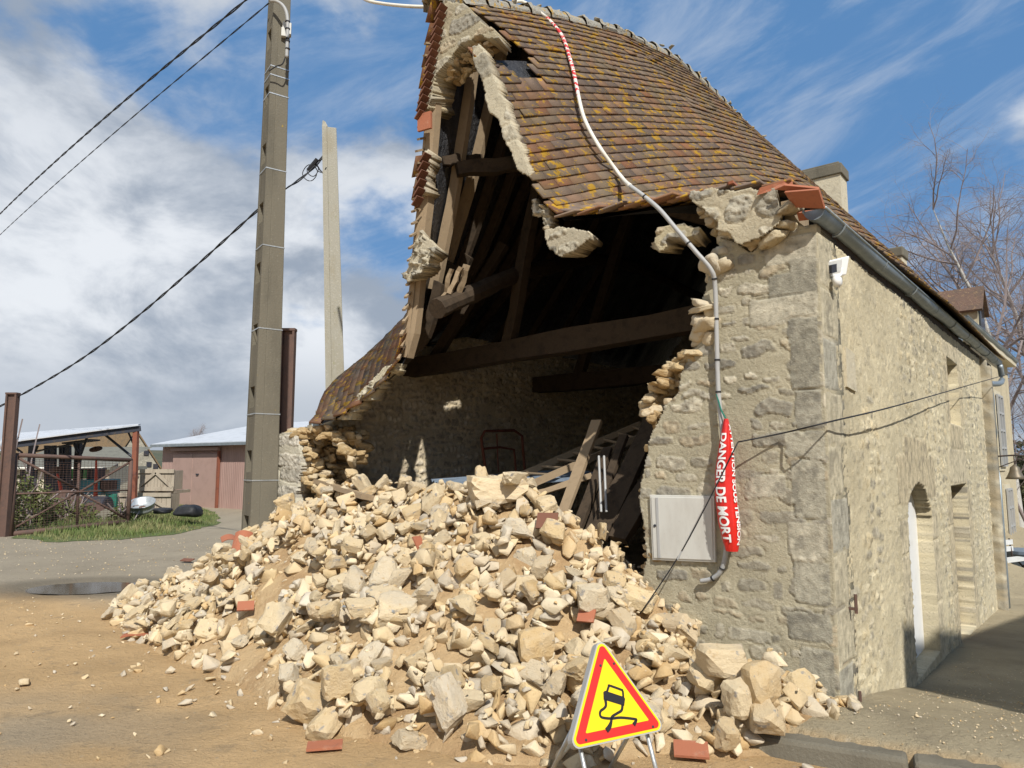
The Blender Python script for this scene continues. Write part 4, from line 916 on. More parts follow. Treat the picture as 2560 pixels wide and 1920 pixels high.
leaning(1395, 1320, .5, 1492, 1052, 1.2, .12, .04, 'pale broad plank leaning steeply, tallest and leftmost of the leaning planks', m='plank')
leaning(1440, 1330, .5, 1520, 1120, 1.1, .10, .04, 'second leaning plank, just right of the tallest pale plank')
leaning(1470, 1340, .5, 1560, 1090, 1.2, .09, .05, 'narrow brown plank leaning between the pale planks and the dark beams')
leaning(1495, 1345, .4, 1640, 1040, 1.4, .2, .07, 'wide dark beam leaning near the broken pier edge', cat='beam')
leaning(1545, 1350, .4, 1690, 1080, 1.3, .18, .08, 'rightmost dark leaning beam, almost behind the pier', cat='beam')
leaning(1340, 1235, .8, 1480, 1190, 1.1, .06, .05, 'slim bar lying low in front of the ladder foot', m='plank')
for a, b, lb in ((1497, 1503, 'left thin galvanised tube standing among the leaning planks'), (1510, 1516, 'right thin galvanised tube standing among the leaning planks')):
    mb = MB(); mb.tube([onV(b, 1280, .45), onV(a, 1140, .7)], .011, 6); tag(mb.build('steel_tube', 'grey_pvc'), lb, 'metal tube')
fr = root('iron_bedstead', onU(1210, 1180, 5.7), 'old brown tubular bed end standing against the left inner wall', 'bed frame')
P4 = lambda pts: [onU(x, y, 5.75) for x, y in pts]
mb = MB(); mb.tube(P4([(1215, 1185), (1203, 1095), (1212, 1078), (1285, 1076), (1305, 1090), (1312, 1180)]), .022, 8); mb.build('outer_tube', 'redrust', fr)
mb = MB(); mb.tube(P4([(1208, 1122), (1250, 1118), (1285, 1124), (1290, 1180)]), .018, 8); mb.build('inner_tube', 'redrust', fr)
mb = MB(); mb.tube(P4([(1242, 1084), (1246, 1180)]), .012, 6); mb.build('upright_bar', 'redrust', fr)

# ================================================================ METER CABINET, CABLE, DANGER SLEEVE
bx = [tz(1500 + .422 * a, 800 + .422 * b) for a, b in ((303, 1035), (685, 1042), (693, 1434), (320, 1420))]
tl, tr_, br_, bl_ = bx; cab = root('meter_cabinet', B(bl_[0], 0, bl_[1]), 'pale grey electricity meter cabinet set in the stone pier', 'meter box')
ins = lambda k: [((a * (1 - k) + (tl[0] + br_[0]) / 2 * k), (b * (1 - k) + (tl[1] + br_[1]) / 2 * k)) for a, b in bx]
MB().prism(bx, Pg(0), -.1, .028).build('cabinet_frame', 'box', cab, bevel=.004)
ip = ins(.06); MB().prism(ip, Pg(0), -.05, .036).build('cabinet_door', 'box', cab, bevel=.004)
def lerp2(P_, u, v): a = np.array(P_[0]) * (1 - u) + np.array(P_[1]) * u; b = np.array(P_[3]) * (1 - u) + np.array(P_[2]) * u; return a * (1 - v) + b * v
MB().prism([tuple(lerp2(ip, *q)) for q in ((.085, .01), (.125, .01), (.125, .99), (.085, .99))], Pg(0), .03, .042).build('door_rib', 'grey_pvc', cab)
q = lerp2(ip, .05, .47); MB().lathe(B(q[0], -.036, q[1]), [(.011, 0), (.011, .006), (.006, .008)], 12, -VD).build('lock', 'darksteel', cab)
# service cable
roofR = BVHTree.FromPolygons(*(lambda f, w: ([tuple(q) for q in S3(SR, f, w).reshape(-1, 3)], [(j * 60 + i, j * 60 + i + 1, (j + 1) * 60 + i + 1, (j + 1) * 60 + i) for j in range(59) for i in range(59)]))(*np.meshgrid(np.linspace(0, 1, 60), np.linspace(-.1, 12, 60))))
def hitroof(px, py, off):
    r = unit(ray(px, py)); h = roofR.ray_cast(Vector(O), Vector(r))
    if h[0] is None: return None
    return np.array(h[0]) - r * off
cab2 = root('service_cable', onV(1815, 1385, -.07), 'white and grey sleeved power cable running over the ridge and down the broken gable', 'cable')
ridge_pt = B(float(SR(np.array(1.), np.array(1.3))[0]), 1.3, float(SR(np.array(1.), np.array(1.3))[1]) + .12)
seg_far = sm([at(880, -30, 8.6), at(918, 1, 8.3), at(1000, 14, 8.0), at(1055, 17, 7.9), at(1090, 19, 7.8), B(3.9, .9, 6.98), ridge_pt], 6)
mid = [hitroof(x, y, o_) for x, y, o_ in ((1368, 45, .15), (1405, 90, .2), (1430, 165, .26), (1446, 240, .3), (1462, 300, .3), (1500, 370, .3), (1555, 445, .28))]
mid = [p for p in mid if p is not None]
low = [onV(1575, 465, -.12), onV(1612, 492, -.14), onV(1650, 525, -.16), onV(1690, 572, -.17), onV(1740, 630, -.15), onV(1778, 675, -.11), onV(1788, 720, -.07), onV(1792, 850, -.05), onV(1796, 980, -.05), onV(1806, 1080, -.06), onV(1812, 1200, -.06), onV(1815, 1330, -.06), onV(1814, 1385, -.055), onV(1803, 1425, -.05), onV(1782, 1446, -.045), onV(1752, 1453, -.04)]
c_up = sm(seg_far[::6] + [ridge_pt] if False else seg_far + mid, 1); path2 = sm([ridge_pt + VD * .2] + mid[:4], 6)
mb = MB(); mb.tube(sm(seg_far[::3] + mid[:1], 4), .021, 8); mb.build('white_sleeve', 'white_pvc', cab2, True)
ms = mat('striped_sleeve', (.72, .69, .6), .5); nt = ms.node_tree
tcn = nt.nodes.new('ShaderNodeTexCoord'); wv = nt.nodes.new('ShaderNodeTexWave'); wv.wave_type = 'BANDS'; wv.bands_direction = 'DIAGONAL'; wv.inputs['Scale'].default_value = 3.6; wv.inputs['Distortion'].default_value = 5; wv.inputs['Detail Scale'].default_value = 6
nt.links.new(tcn.outputs['Object'], wv.inputs['Vector']); crn = nt.nodes.new('ShaderNodeValToRGB'); nt.links.new(wv.outputs['Fac'], crn.inputs[0]); crn.color_ramp.interpolation = 'CONSTANT'
crn.color_ramp.elements[0].color = (.62, .05, .05, 1); crn.color_ramp.elements[1].position = .45; crn.color_ramp.elements[1].color = (.72, .68, .6, 1); nt.links.new(crn.outputs[0], nt.nodes['Principled BSDF'].inputs['Base Color'])
mb = MB(); mb.tube(sm(mid[:4], 8), .022, 8); mb.build('striped_sleeve', ms, cab2, True)
mb = MB(); mb.tube(sm(mid[3:] + low[:1], 8), .021, 8); mb.build('white_sleeve', 'white_pvc', cab2, True)
gp = sm(low, 8); mb = MB(); mb.tube(gp, .0175, 8); mb.build('grey_conduit', 'grey_pvc', cab2, True)
for x, y, w in ((1613, 493, -.14), (1790, 697, -.09), (1790, 795, -.06), (1793, 905, -.05), (1797, 980, -.05), (1804, 1150, -.06), (1811, 1425, -.05), (1783, 1446, -.045), (1723, 610, -.155)):
    p = onV(x, y, w); i = int(np.argmin([np.linalg.norm(p - q) for q in gp])); i = min(max(i, 1), len(gp) - 2); d = unit(gp[i + 1] - gp[i - 1]); mb = MB(); mb.tube([gp[i] - d * .006, gp[i] + d * .006], .022, 8); mb.build('cable_tie', 'black', cab2)
# danger sleeve
ST_, SB_ = onV(1815, 1047, -.09), onV(1829, 1378, -.10)
sl = root('danger_sleeve', SB_, 'red spindle shaped warning sleeve with white danger of death lettering wrapped round the cable', 'warning sleeve')
Hs = np.linalg.norm(ST_ - SB_); ex = unit(-UD); ey = -VD
def sleeve_p(v, an, off=0):   # v 0 top .. 1 bottom, an 0 = facing the street, positive to the right
    prof = np.interp(v, [0, .06, .2, .4, .6, .8, .92, .97, 1], [.013, .024, .048, .068, .076, .074, .058, .046, .04]); c = ST_ + (SB_ - ST_) * v + ex * (.006 * math.sin(v * 9)) - ex * .022 * math.sin(math.pi * v)
    return c + ex * math.sin(an) * (prof + off) + ey * (math.cos(an) * (prof * .8 + off))
vv = []; ff = []; nv, na_ = 40, 32
for i in range(nv + 1):
    for j in range(na_): vv.append(sleeve_p(i / nv, 2 * math.pi * j / na_, .004 * math.sin(j * 1.7 + i * .25)))
for i in range(nv):
    for j in range(na_): ff.append((i * na_ + j, i * na_ + (j + 1) % na_, (i + 1) * na_ + (j + 1) % na_, (i + 1) * na_ + j))
body = MB().add(vv, ff).build('sleeve_body', 'red', sl, True)
def text_mesh(s, size=1.0, bold=.02):
    cu = bpy.data.curves.new('t', 'FONT'); cu.body = s; cu.size = size; cu.offset = bold * 1.5; o = bpy.data.objects.new('t', cu); COL.objects.link(o); dg = bpy.context.evaluated_depsgraph_get()
    me = bpy.data.meshes.new_from_object(o.evaluated_get(dg)); bpy.data.objects.remove(o); bm = bmesh.new(); bm.from_mesh(me); bmesh.ops.triangulate(bm, faces=bm.faces[:]); bmesh.ops.subdivide_edges(bm, edges=[e for e in bm.edges if e.calc_length() > size * .12], cuts=2)
    bmesh.ops.triangulate(bm, faces=bm.faces[:]); v = np.array([q.co[:] for q in bm.verts]); f = [[q.index for q in w.verts] for w in bm.faces]; bm.free(); return v, f
def sleeve_text(s, v0, v1, a0, a1, name):
    v, f = text_mesh(s); x0, x1 = v[:, 0].min(), v[:, 0].max(); y0, y1 = 0.0, .70
    P_ = [sleeve_p(v0 + (x - x0) / (x1 - x0) * (v1 - v0), a1 - (y1 - y) / (y1 - y0) * 0 - (1 - (y - y0) / (y1 - y0)) * (a1 - a0), .0065) for x, y, _ in v]
    mk(name, P_, f, 'white', body)
sleeve_text('DANGER DE MORT', .11, .93, -.62, .32, 'lettering')
sleeve_text('ATTENTION SOUS TENSION', .04, .95, 1.08, 1.62, 'small_lettering')
mb = MB(); mb.tube(sm([ST_, onV(1803, 1025, -.08), onV(1797, 1005, -.07), onV(1791, 985, -.06)], 5), .006, 6); mb.build('tie_cord', 'deepgreen', sl)
# ================================================================ WARNING SIGN
BLs = O + ray(1422, 1878) * 3.45 / ray(1422, 1878)[1]; BRs = onZ(1668, 1824, BLs[2]); Ls = np.linalg.norm(BRs - BLs); ux = unit(BRs - BLs)
r_ = unit(ray(1498, 1588)); a_ = r_ @ (BLs - O); T_ = O + r_ * (a_ + math.sqrt(max(0, Ls * Ls - (np.sum((BLs - O) ** 2) - a_ * a_)))); uy = unit((T_ - BLs) - ux * ((T_ - BLs) @ ux)); un = np.cross(ux, uy)
if un[1] > 0: un = -un
Hh = (T_ - BLs) @ uy; ax_ = (T_ - BLs) @ ux
sg = root('warning_sign', V3(*(BLs + BRs)[:2] / 2, 0), 'triangular yellow and red slippery road warning sign on thin legs in front of the rubble', 'road sign')
Ps = lambda a, b, h: BLs + ux * a + uy * b + un * h
def rtri(ins_, r, n=6):
    A_, B_, C_ = np.array((0., 0)), np.array((Ls, 0.)), np.array((ax_, Hh)); cen = (A_ + B_ + C_) / 3; inr = 2 * (Ls * Hh / 2) / (Ls + np.linalg.norm(C_ - A_) + np.linalg.norm(C_ - B_)); pts = [cen + (p - cen) * (1 - (ins_ + r) / inr) for p in (A_, B_, C_)]; out = []
    for i in range(3):
        p = pts[i]; d0 = unit(pts[i] - pts[i - 1]); d1 = unit(pts[(i + 1) % 3] - pts[i]); n0 = np.array((d0[1], -d0[0])); n1 = np.array((d1[1], -d1[0])); a0 = math.atan2(n0[1], n0[0]); a1 = math.atan2(n1[1], n1[0])
        while a1 < a0: a1 += 2 * math.pi
        out += [tuple(p + r * np.array((math.cos(a0 + (a1 - a0) * k / n), math.sin(a0 + (a1 - a0) * k / n)))) for k in range(n + 1)]
    return out
MB().prism(rtri(0, .035), Ps, -.045, 0).build('sign_panel', 'grey_pvc', sg)
MB().prism(rtri(.007, .03), Ps, .0, .0025).build('yellow_border', 'sign_yellow', sg)
MB().prism(rtri(.018, .02), Ps, .002, .005).build('red_border', 'sign_red', sg)
MB().prism(rtri(.058, .004), Ps, .004, .0075).build('yellow_face', 'sign_yellow', sg)
def spx(cx, cy):   # crop pixel of the pictogram -> sign plane
    p = on_plane(1250 + .36166 * cx, 1420 + .36166 * cy, un, BLs); d = p - BLs; return (d @ ux, d @ uy)
def stroke(pts, w, z0, z1):
    mb = MB(); P_ = [np.array(q) for q in sm([(*q, 0) for q in pts], 5)]; P_ = [p[:2] for p in P_]; L_, R_ = [], []
    ws = w if hasattr(w, '__len__') else [w] * len(P_); ws = np.interp(np.linspace(0, 1, len(P_)), np.linspace(0, 1, len(ws)), ws)
    for i, p in enumerate(P_):
        d = unit(P_[min(i + 1, len(P_) - 1)] - P_[max(i - 1, 0)]); n = np.array((-d[1], d[0])); L_.append(p + n * ws[i] / 2); R_.append(p - n * ws[i] / 2)
    vv = [Ps(*q, h) for h in (z0, z1) for q in (L_ + R_)]; n = len(P_); ff = []
    for i in range(n - 1): ff += [(2 * n + i, 2 * n + i + 1, 3 * n + i + 1, 3 * n + i), (i, n + i, n + i + 1, i + 1), (i, i + 1, 2 * n + i + 1, 2 * n + i), (n + i, 3 * n + i, 3 * n + i + 1, n + i + 1)]
    return vv, ff
pic = MB(); zz = (.0078, .0095)
pic.prism([spx(*q) for q in ((720, 850), (850, 893), (858, 905), (852, 955), (835, 950), (722, 915), (710, 912), (708, 860))], Ps, .0072, .0095)
for pts, w in (([(733, 858), (745, 822), (752, 815), (835, 845), (842, 852), (846, 895)], .011), ([(722, 910), (726, 950), (715, 970), (690, 990), (685, 1015), (700, 1035), (760, 1042), (830, 1036), (925, 1046), (935, 1055), (918, 1085)], [.016, .013, .012, .012, .012, .012, .012, .012, .012, .012, .020]), ([(840, 945), (834, 985), (800, 1008), (768, 1030), (762, 1065), (750, 1100), (730, 1125)], [.014, .013, .012, .012, .014, .022, .024])): pic.add(*stroke([spx(*q) for q in pts], w, .0072, .0095))
pic.build('pictogram', 'sign_black', sg)
for (x, y) in ((600, 1260), (1068, 1170)):
    a = spx(x, y); top = Ps(a[0], a[1] + .12, -.055); bot = V3(top[0] + un[0] * .16, top[1] + un[1] * .16, -.02); bot = top - uy * 1 * (top[2] / max(uy[2], .2)); mb = MB(); mb.tube([top, bot], .011, 8); mb.build('leg', 'galv', sg, True)
    b2 = V3(top[0] - un[0] * .35, top[1] - un[1] * .35, -.02); mb = MB(); mb.tube([top, b2], .011, 8); mb.build('leg', 'galv', sg, True)
for x, y in ((690, 676), (783, 662), (1052, 1098), (590, 1190)): a = spx(x, y); MB().lathe(Ps(*a, .005), [(.006, 0), (.006, .004), (.002, .005)], 8, un).build('rivet', 'darksteel', sg)

# ================================================================ POLES, POSTS, WIRES
def concrete_pole(name, x, y, h, wb, wt, label, m, rungs, yaw=.35, bands=(), lean=0):
    r_ = root(name, (x, y, 0), label, 'utility pole'); ax = V3(math.cos(yaw), math.sin(yaw), 0); ay = V3(-math.sin(yaw), math.cos(yaw), 0)
    W = lambda z: wb + (wt - wb) * z / h
    P_ = lambda a, b, z: V3(x + lean * z, y, z) + ax * a * W(z) / 2 + ay * b * W(z) / 2 * 1.15
    mb = MB()
    # recessed street-left face: two flanges joined by webs with open rungs
    def pr(a0, a1, b0, b1, z0, z1): mb.hexa([P_(a0, b0, z0), P_(a1, b0, z0), P_(a1, b1, z0), P_(a0, b1, z0), P_(a0, b0, z1), P_(a1, b0, z1), P_(a1, b1, z1), P_(a0, b1, z1)])
    sh = MB(); mb = sh; pr(-.35, 1, -1, 1, -.2, h)
    sh.build('shaft', m, r_, bevel=.012)
    mb = MB(); pr(-1, -.35, -1, -.62, -.2, h); mb.build('flange', m, r_)
    mb = MB(); pr(-1, -.35, .62, 1, -.2, h); mb.build('flange', m, r_)
    if rungs:
        z = .25
        while z < h: mb = MB(); pr(-.97, -.35, -.62, .62, z, z + .52); mb.build('web', m, r_); z += rungs
    for z in bands:
        mb = MB(); k = 1.03; mb.add([P_(a * k, b * k, z + dz) for dz in (-.007, .007) for a, b in ((-1, -1), (1, -1), (1, 1), (-1, 1))], [(i, (i + 1) % 4, 4 + (i + 1) % 4, 4 + i) for i in range(4)]); mb.build('steel_band', 'galv', r_)
    return r_, P_
PY = 8.75; pxp = at(560 * 1.1573, 1200, PY)[0]
pole, PP = concrete_pole('utility_pole', pxp + .02, PY, 9.2, .33, .20, 'tall grey concrete utility pole with step recesses and metal bands, nearest the camera', 'concrete', .78, yaw=.62, bands=(1.05 + .4, 2.25, 3.3, 4.35, 5.35, 6.35, 6.6, 6.72))
zp = lambda y: at(620, y, PY)[2]
mb = MB(); jb = PP(.55, -1.2, zp(85)); mb.box(jb, V3(1, .3, 0), V3(-.3, 1, 0), ZD, .11, .09, .16); mb.box(jb - ZD * .06 + V3(-.03, -.03, 0), V3(1, .3, 0), V3(-.3, 1, 0), ZD, .06, .06, .12); mb.build('junction_box', 'box', pole, bevel=.006)
cq = lambda x, y: at(x, y, PY - .28)
mb = MB(); mb.tube(sm([cq(676, 2), cq(690, 3), cq(705, 12), cq(715, 28), cq(719, 50), cq(719, 80), cq(718, 110), cq(717, 144)], 5), .022, 8); mb.build('conduit', 'grey_pvc', pole, True)
mb = MB(); mb.tube(sm([cq(714, 140), cq(706, 160), cq(690, 166), cq(672, 178)], 5), .008, 6); mb.build('loose_strap', 'black', pole)
for y in (54, 72, 103, 122): mb = MB(); mb.tube([cq(719, y - 1), cq(719, y + 1)], .032, 8); mb.build('clip', 'darksteel', pole)
p2, PP2 = concrete_pole('old_pole', at(858, 1000, 12.2)[0], 12.2, at(840, 326, 12.2)[2], .36, .25, 'pale weathered pole with a broken top behind the barn eave', 'pale_concrete', 0, yaw=.25, lean=-.05)
hp = at(840, 326, 12.2)[2]; mb = MB(); mb.hexa([PP2(-1, -1, hp), PP2(-.2, -1, hp), PP2(-.2, .6, hp), PP2(-1, .6, hp), PP2(-.9, -.9, hp + .12), PP2(-.5, -.8, hp + .10), PP2(-.6, .2, hp + .06), PP2(-.95, .3, hp + .09)]); mb.build('broken_tip', 'pale_concrete', p2)
def wire(name, pts, r, label, m='black', cat='cable', twist=0, k=10, group=None):
    P_ = sm(pts, k); mb = MB()
    if twist:
        L_ = 0; A_, B_ = [], []
        P2 = [P_[i] + (P_[i + 1] - P_[i]) * j / 4 for i in range(len(P_) - 1) for j in range(4)]
        for i, p in enumerate(P2):
            if i: L_ += np.linalg.norm(p - P2[i - 1])
            a = L_ * twist; d = unit(P2[min(i + 1, len(P2) - 1)] - P2[max(0, i - 1)]); n1 = unit(np.cross(d, ZD)); n2 = np.cross(n1, d); o_ = (n1 * math.cos(a) + n2 * math.sin(a)) * r * .8; A_.append(p + o_); B_.append(p - o_)
        mb.tube(A_, r * .75, 5); mb.tube(B_, r * .75, 5)
    else: mb.tube(P_, r, 6)
    return tag(mb.build(name, m, None, True), label, cat, group)
def sagline(a, b, s, n=5): return [a + (b - a) * t + ZD * (-s * 4 * t * (1 - t)) for t in np.linspace(0, 1, n)]
top = at(672, 8, PY - .15)
wire('overhead_cable', sagline(at(625, -8, PY), at(-40, 575, 22), -.15), .0135, 'thick twisted black overhead cable, higher of the two running to the upper left', twist=5)
wire('overhead_wire', sagline(top, at(-40, 625, 22), -.1), .0075, 'thin black overhead wire, lower of the two running to the upper left', twist=6)
wire('overhead_cable', [at(812, 384, 12.1), at(785, 418, 12), at(745, 452, 11.8), at(710, 475, 11.6), at(645, 525, 12), at(500, 656, 13), at(345, 790, 14.2), at(200, 900, 15.3), at(45, 992, 16.4), at(-40, 1035, 17)], .016, 'black cable passing behind the concrete pole down to the brown gate post', twist=6)
mb = MB()
for cx_, cy_, rr in ((775, 432, .13), (782, 425, .10), (803, 415, .10)):
    c = at(cx_, cy_, 12.05); mb.tube([c + V3(math.cos(a) * rr, .02 * math.sin(3 * a), math.sin(a) * rr * 1.1) for a in np.linspace(0, 6.0, 22)], .008, 5)
mb.tube([at(820, 446, 12.1), at(800, 425, 12.05), at(790, 408, 12)], .012, 5); mb.tube([at(770, 426, 12), at(793, 398, 12)], .035, 6); mb.build('cable_loops', 'black', p2)
wire('telephone_wire', [at(2600, 913, 17), onU(2440, 958, -.12), onU(2250, 1012, -.1), B(.0, -.06, twz(onV(2092, 1054, 0))[2]), onV(1960, 1082, -.05), onV(1845, 1105, -.16)], .006, 'thin dark wire crossing the side wall to the red sleeve', cat='wire', k=6)
wire('guy_wire', [onV(1845, 1105, -.16), onV(1780, 1235, -.2), onV(1700, 1385, -.26), onV(1600, 1535, -.35)], .005, 'thin wire slanting from the red sleeve across the meter cabinet to the rubble', cat='wire', k=4)
mb = MB(); mb.bar(onV(1694, 1398, -.26), onV(1704, 1378, -.25), .03, .012); tag(mb.build('wire_clamp', 'galv'), 'small metal clamp on the slanting wire in front of the meter cabinet', 'clamp')
def hpost(name, px0, px1, ytop, D, label, z0=-.1, m='rust'):
    a = at(px0, 1150, D); b = at(px1, 1150, D); w = b[0] - a[0]; h = at(px0, ytop, D)[2]; c = V3((a[0] + b[0]) / 2, D, 0); r_ = root(name, c, label, 'steel post'); mb = MB()
    mb.box(c + V3(-w * .42, 0, h / 2 + z0 / 2), (1, 0, 0), (0, 1, 0), ZD, w * .16, w * .55, h - z0); mb.box(c + V3(w * .42, 0, h / 2 + z0 / 2), (1, 0, 0), (0, 1, 0), ZD, w * .16, w * .55, h - z0); mb.box(c + V3(0, .02, h / 2 + z0 / 2), (1, 0, 0), (0, 1, 0), ZD, w * .68, w * .3, h - z0)
    mb.box(c + V3(0, 0, h + .02), (1, 0, 0), (0, 1, 0), ZD, w * 1.06, w * .6, .04); mb.build('column', m, r_); return r_
hpost('gate_post', 6, 33, 986, 16.4, 'rusty brown steel gate post at the left edge beside the wire mesh gate')
hpost('steel_post', 693, 728, 828, 11.2, 'dark brown steel post standing right behind the concrete pole')

# ================================================================ YARD ON THE LEFT
q4 = lambda a, b, D: at(.205 * a, 1040 + .205 * b, D)
gate = root('mesh_gate', V3(*at(60, 1338, 16.6)[:2], 0), 'rusty steel yard gate with wire mesh and crossed braces', 'gate')
gD = lambda x: 16.6 + (x - 35) / 293 * 2.3
gp_ = lambda a, b: at(.205 * a, 1040 + .205 * b, gD(.205 * a))
for nm, a, b, r in (('stile', (175, 470), (120, 1470), .075), ('stile', (1598, 545), (1560, 1320), .055), ('rail', (170, 475), (1610, 538), .05), ('rail', (165, 950), (1575, 905), .022), ('rail', (130, 1440), (1570, 1290), .06), ('brace', (215, 510), (960, 900), .03), ('brace', (1590, 560), (980, 920), .03), ('brace', (980, 940), (1550, 1255), .03), ('brace', (950, 930), (200, 1350), .022), ('middle_bar', (965, 505), (940, 1330), .03)):
    mb = MB(); mb.tube([gp_(*a), gp_(*b)], r, 8); mb.build(nm, 'rust', gate, True)
mb = MB()
for k in range(34): u = k / 33; mb.tube([gp_(185 + 1400 * u, 520 + 40 * u), gp_(140 + 1420 * u, 1430 - 140 * u)], .0035, 3, False)
for k in range(30): u = k / 29; mb.tube([gp_(180 - 40 * u, 520 + 900 * u), gp_(1590 - 25 * u, 560 + 720 * u)], .0035, 3, False)
mb.build('wire_mesh', 'rust', gate)
shed = root('open_shed', q4(900, 1240, 23), 'open lean-to shed with dark steel frame and pale sheet roof', 'shed')
mb = MB(); a, b = q4(40, 372, 21.5), q4(1715, 150, 22.5); mb.bar(a, b, .1, .17); mb.build('front_beam', 'darksteel', shed)
mb = MB(); up = V3(0, .0, .06); c, d = q4(1715, 112, 26), q4(40, 280, 25)
d[2] += .12; c[2] += .0; mb.add([a + up + V3(0, -.15, .06), b + up + V3(0, -.15, .06), c + up, d + up, a + up + V3(0, -.15, .02), b + up + V3(0, -.15, .02), c + up - ZD * .04, d + up - ZD * .04], [(0, 1, 2, 3), (7, 6, 5, 4), (0, 4, 5, 1), (1, 5, 6, 2), (3, 7, 4, 0), (2, 6, 7, 3)]); mb.build('roof_sheet', 'paleroof', shed)
mb = MB(); mb.bar(q4(1660, 170, 22.5), V3(*q4(1632, 1080, 22.5)[:2], 0), .14, .14, up=(0, 1, 0)); mb.build('post', 'redrust', shed)
for x, y, D in ((965, 300, 25), (395, 360, 25.5)): p = q4(x, y, D); mb = MB(); mb.bar(p, V3(p[0], p[1], 0), .17, .17, up=(0, 1, 0)); mb.build('post', 'darksteel', shed)
for p, q, r in (((1270, 220), (1640, 520), .04), ((1545, 150), (1630, 350), .03), ((905, 330), (950, 450), .05), ((1060, 260), (990, 460), .04), ((440, 430), (880, 340), .03), ((160, 370), (270, 450), .04), ((460, 360), (430, 430), .04)): mb = MB(); mb.tube([q4(*p, 23), q4(*q, 23)], r, 6); mb.build('brace', 'darksteel', shed)
mb = MB(); mb.bar(q4(820, 335, 24), q4(1160, 292, 24), .6, .05); mb.build('inner_sheet', 'darksteel', shed)
def mast(x, label):
    r_ = root('lift_mast', V3(*q4(x, 800, 24.5)[:2], 0), label, 'mast', 'dark lifting masts in the open shed')
    for dx in (-62, -28, 32): mb = MB(); w = .16 if dx > 0 else .05; mb.bar(q4(x + dx, 360, 24.5), q4(x + dx, 790, 24.5), w, .12, up=(0, 1, 0)); mb.build('upright', 'darksteel', r_)
    for y in (375, 470, 580, 690): mb = MB(); mb.bar(q4(x - 65, y, 24.45), q4(x + 45, y - 5, 24.45), .06, .06); mb.build('crossbar', 'darksteel', r_)
mast(620, 'dark lifting mast, left one of the pair in the shed'); mast(800, 'dark lifting mast with a rusty foot, right one of the pair in the shed')
trc = root('farm_machine', q4(980, 1050, 25), 'teal farm machine with a dark cab frame parked under the shed roof', 'farm machine')
def bx4(name, x0, y0, x1, y1, D, dep, m, par, bev=.02):
    a = q4(x0, y1, D); b = q4(x1, y0, D); mb = MB(); mb.box([(a[0] + b[0]) / 2, D + dep / 2, (a[2] + b[2]) / 2], (1, 0, 0), (0, 1, 0), ZD, b[0] - a[0], dep, b[2] - a[2]); return mb.build(name, m, par, bevel=bev)
bx4('hood', 905, 775, 1245, 965, 25, 1.2, 'teal', trc); bx4('frame', 520, 790, 925, 960, 25.2, 1.2, 'darksteel', trc); bx4('lower_body', 760, 995, 1160, 1040, 24.6, 1.0, 'teal', trc)
bx4('cab_pillar', 1050, 640, 1135, 775, 25.1, .8, 'darksteel', trc); bx4('cab_roof', 985, 635, 1130, 660, 25.1, .9, 'darksteel', trc); bx4('cab_pillar', 985, 640, 998, 775, 25.1, .1, 'darksteel', trc); bx4('rear_arm', 1205, 785, 1360, 900, 25.0, .4, 'rust', trc)
MB().lathe(q4(1000, 1010, 24.55), [(.10, 0), (.10, .03)], 3, (0, -1, 0)).build('warning_triangle', 'orange', trc)
o = bx4('green_bonnet', 855, 645, 950, 770, 26, .6, 'green', None); tag(o, 'bright green machine panel seen between the mast and the shed post', 'panel')
o = bx4('feed_bin', 1275, 950, 1420, 1110, 24, .8, 'deepgreen', None); tag(o, 'dark green bin standing right of the teal machine', 'bin')
o = MB(); a = q4(760, 1130, 22.5); b = q4(1320, 1120, 22.5); o.lathe(a, [(.30, 0), (.36, .02), (.36, np.linalg.norm(b - a) - .02), (.30, np.linalg.norm(b - a))], 20, b - a); tag(o.build('roller_drum', 'darksteel', None, False), 'long dark steel roller drum lying behind the mesh gate', 'roller')
def marker(x0, y0, x1, y1, D, top, label):
    r_ = root('marker_arm', q4(x1, y1, D), label, 'marker arm', 'orange marker arms of the farm machine'); mb = MB(); mb.tube([q4(x0, y0, D), q4(x1, y1, D)], [.03, .075], 8); mb.build('arm', 'orange', r_)
    MB().lathe(q4(*top, D), [(.05, -.05), (.2, 0), (.2, .04), (.05, .09)], 12, (0, -.5, 1)).build('disc', 'rust', r_)
marker(700, 700, 765, 990, 24.2, (680, 660), 'orange tapering marker arm leaning left of the teal machine'); marker(1175, 540, 1165, 1010, 24.2, (1170, 410), 'tall upright red marker arm right of the teal machine')
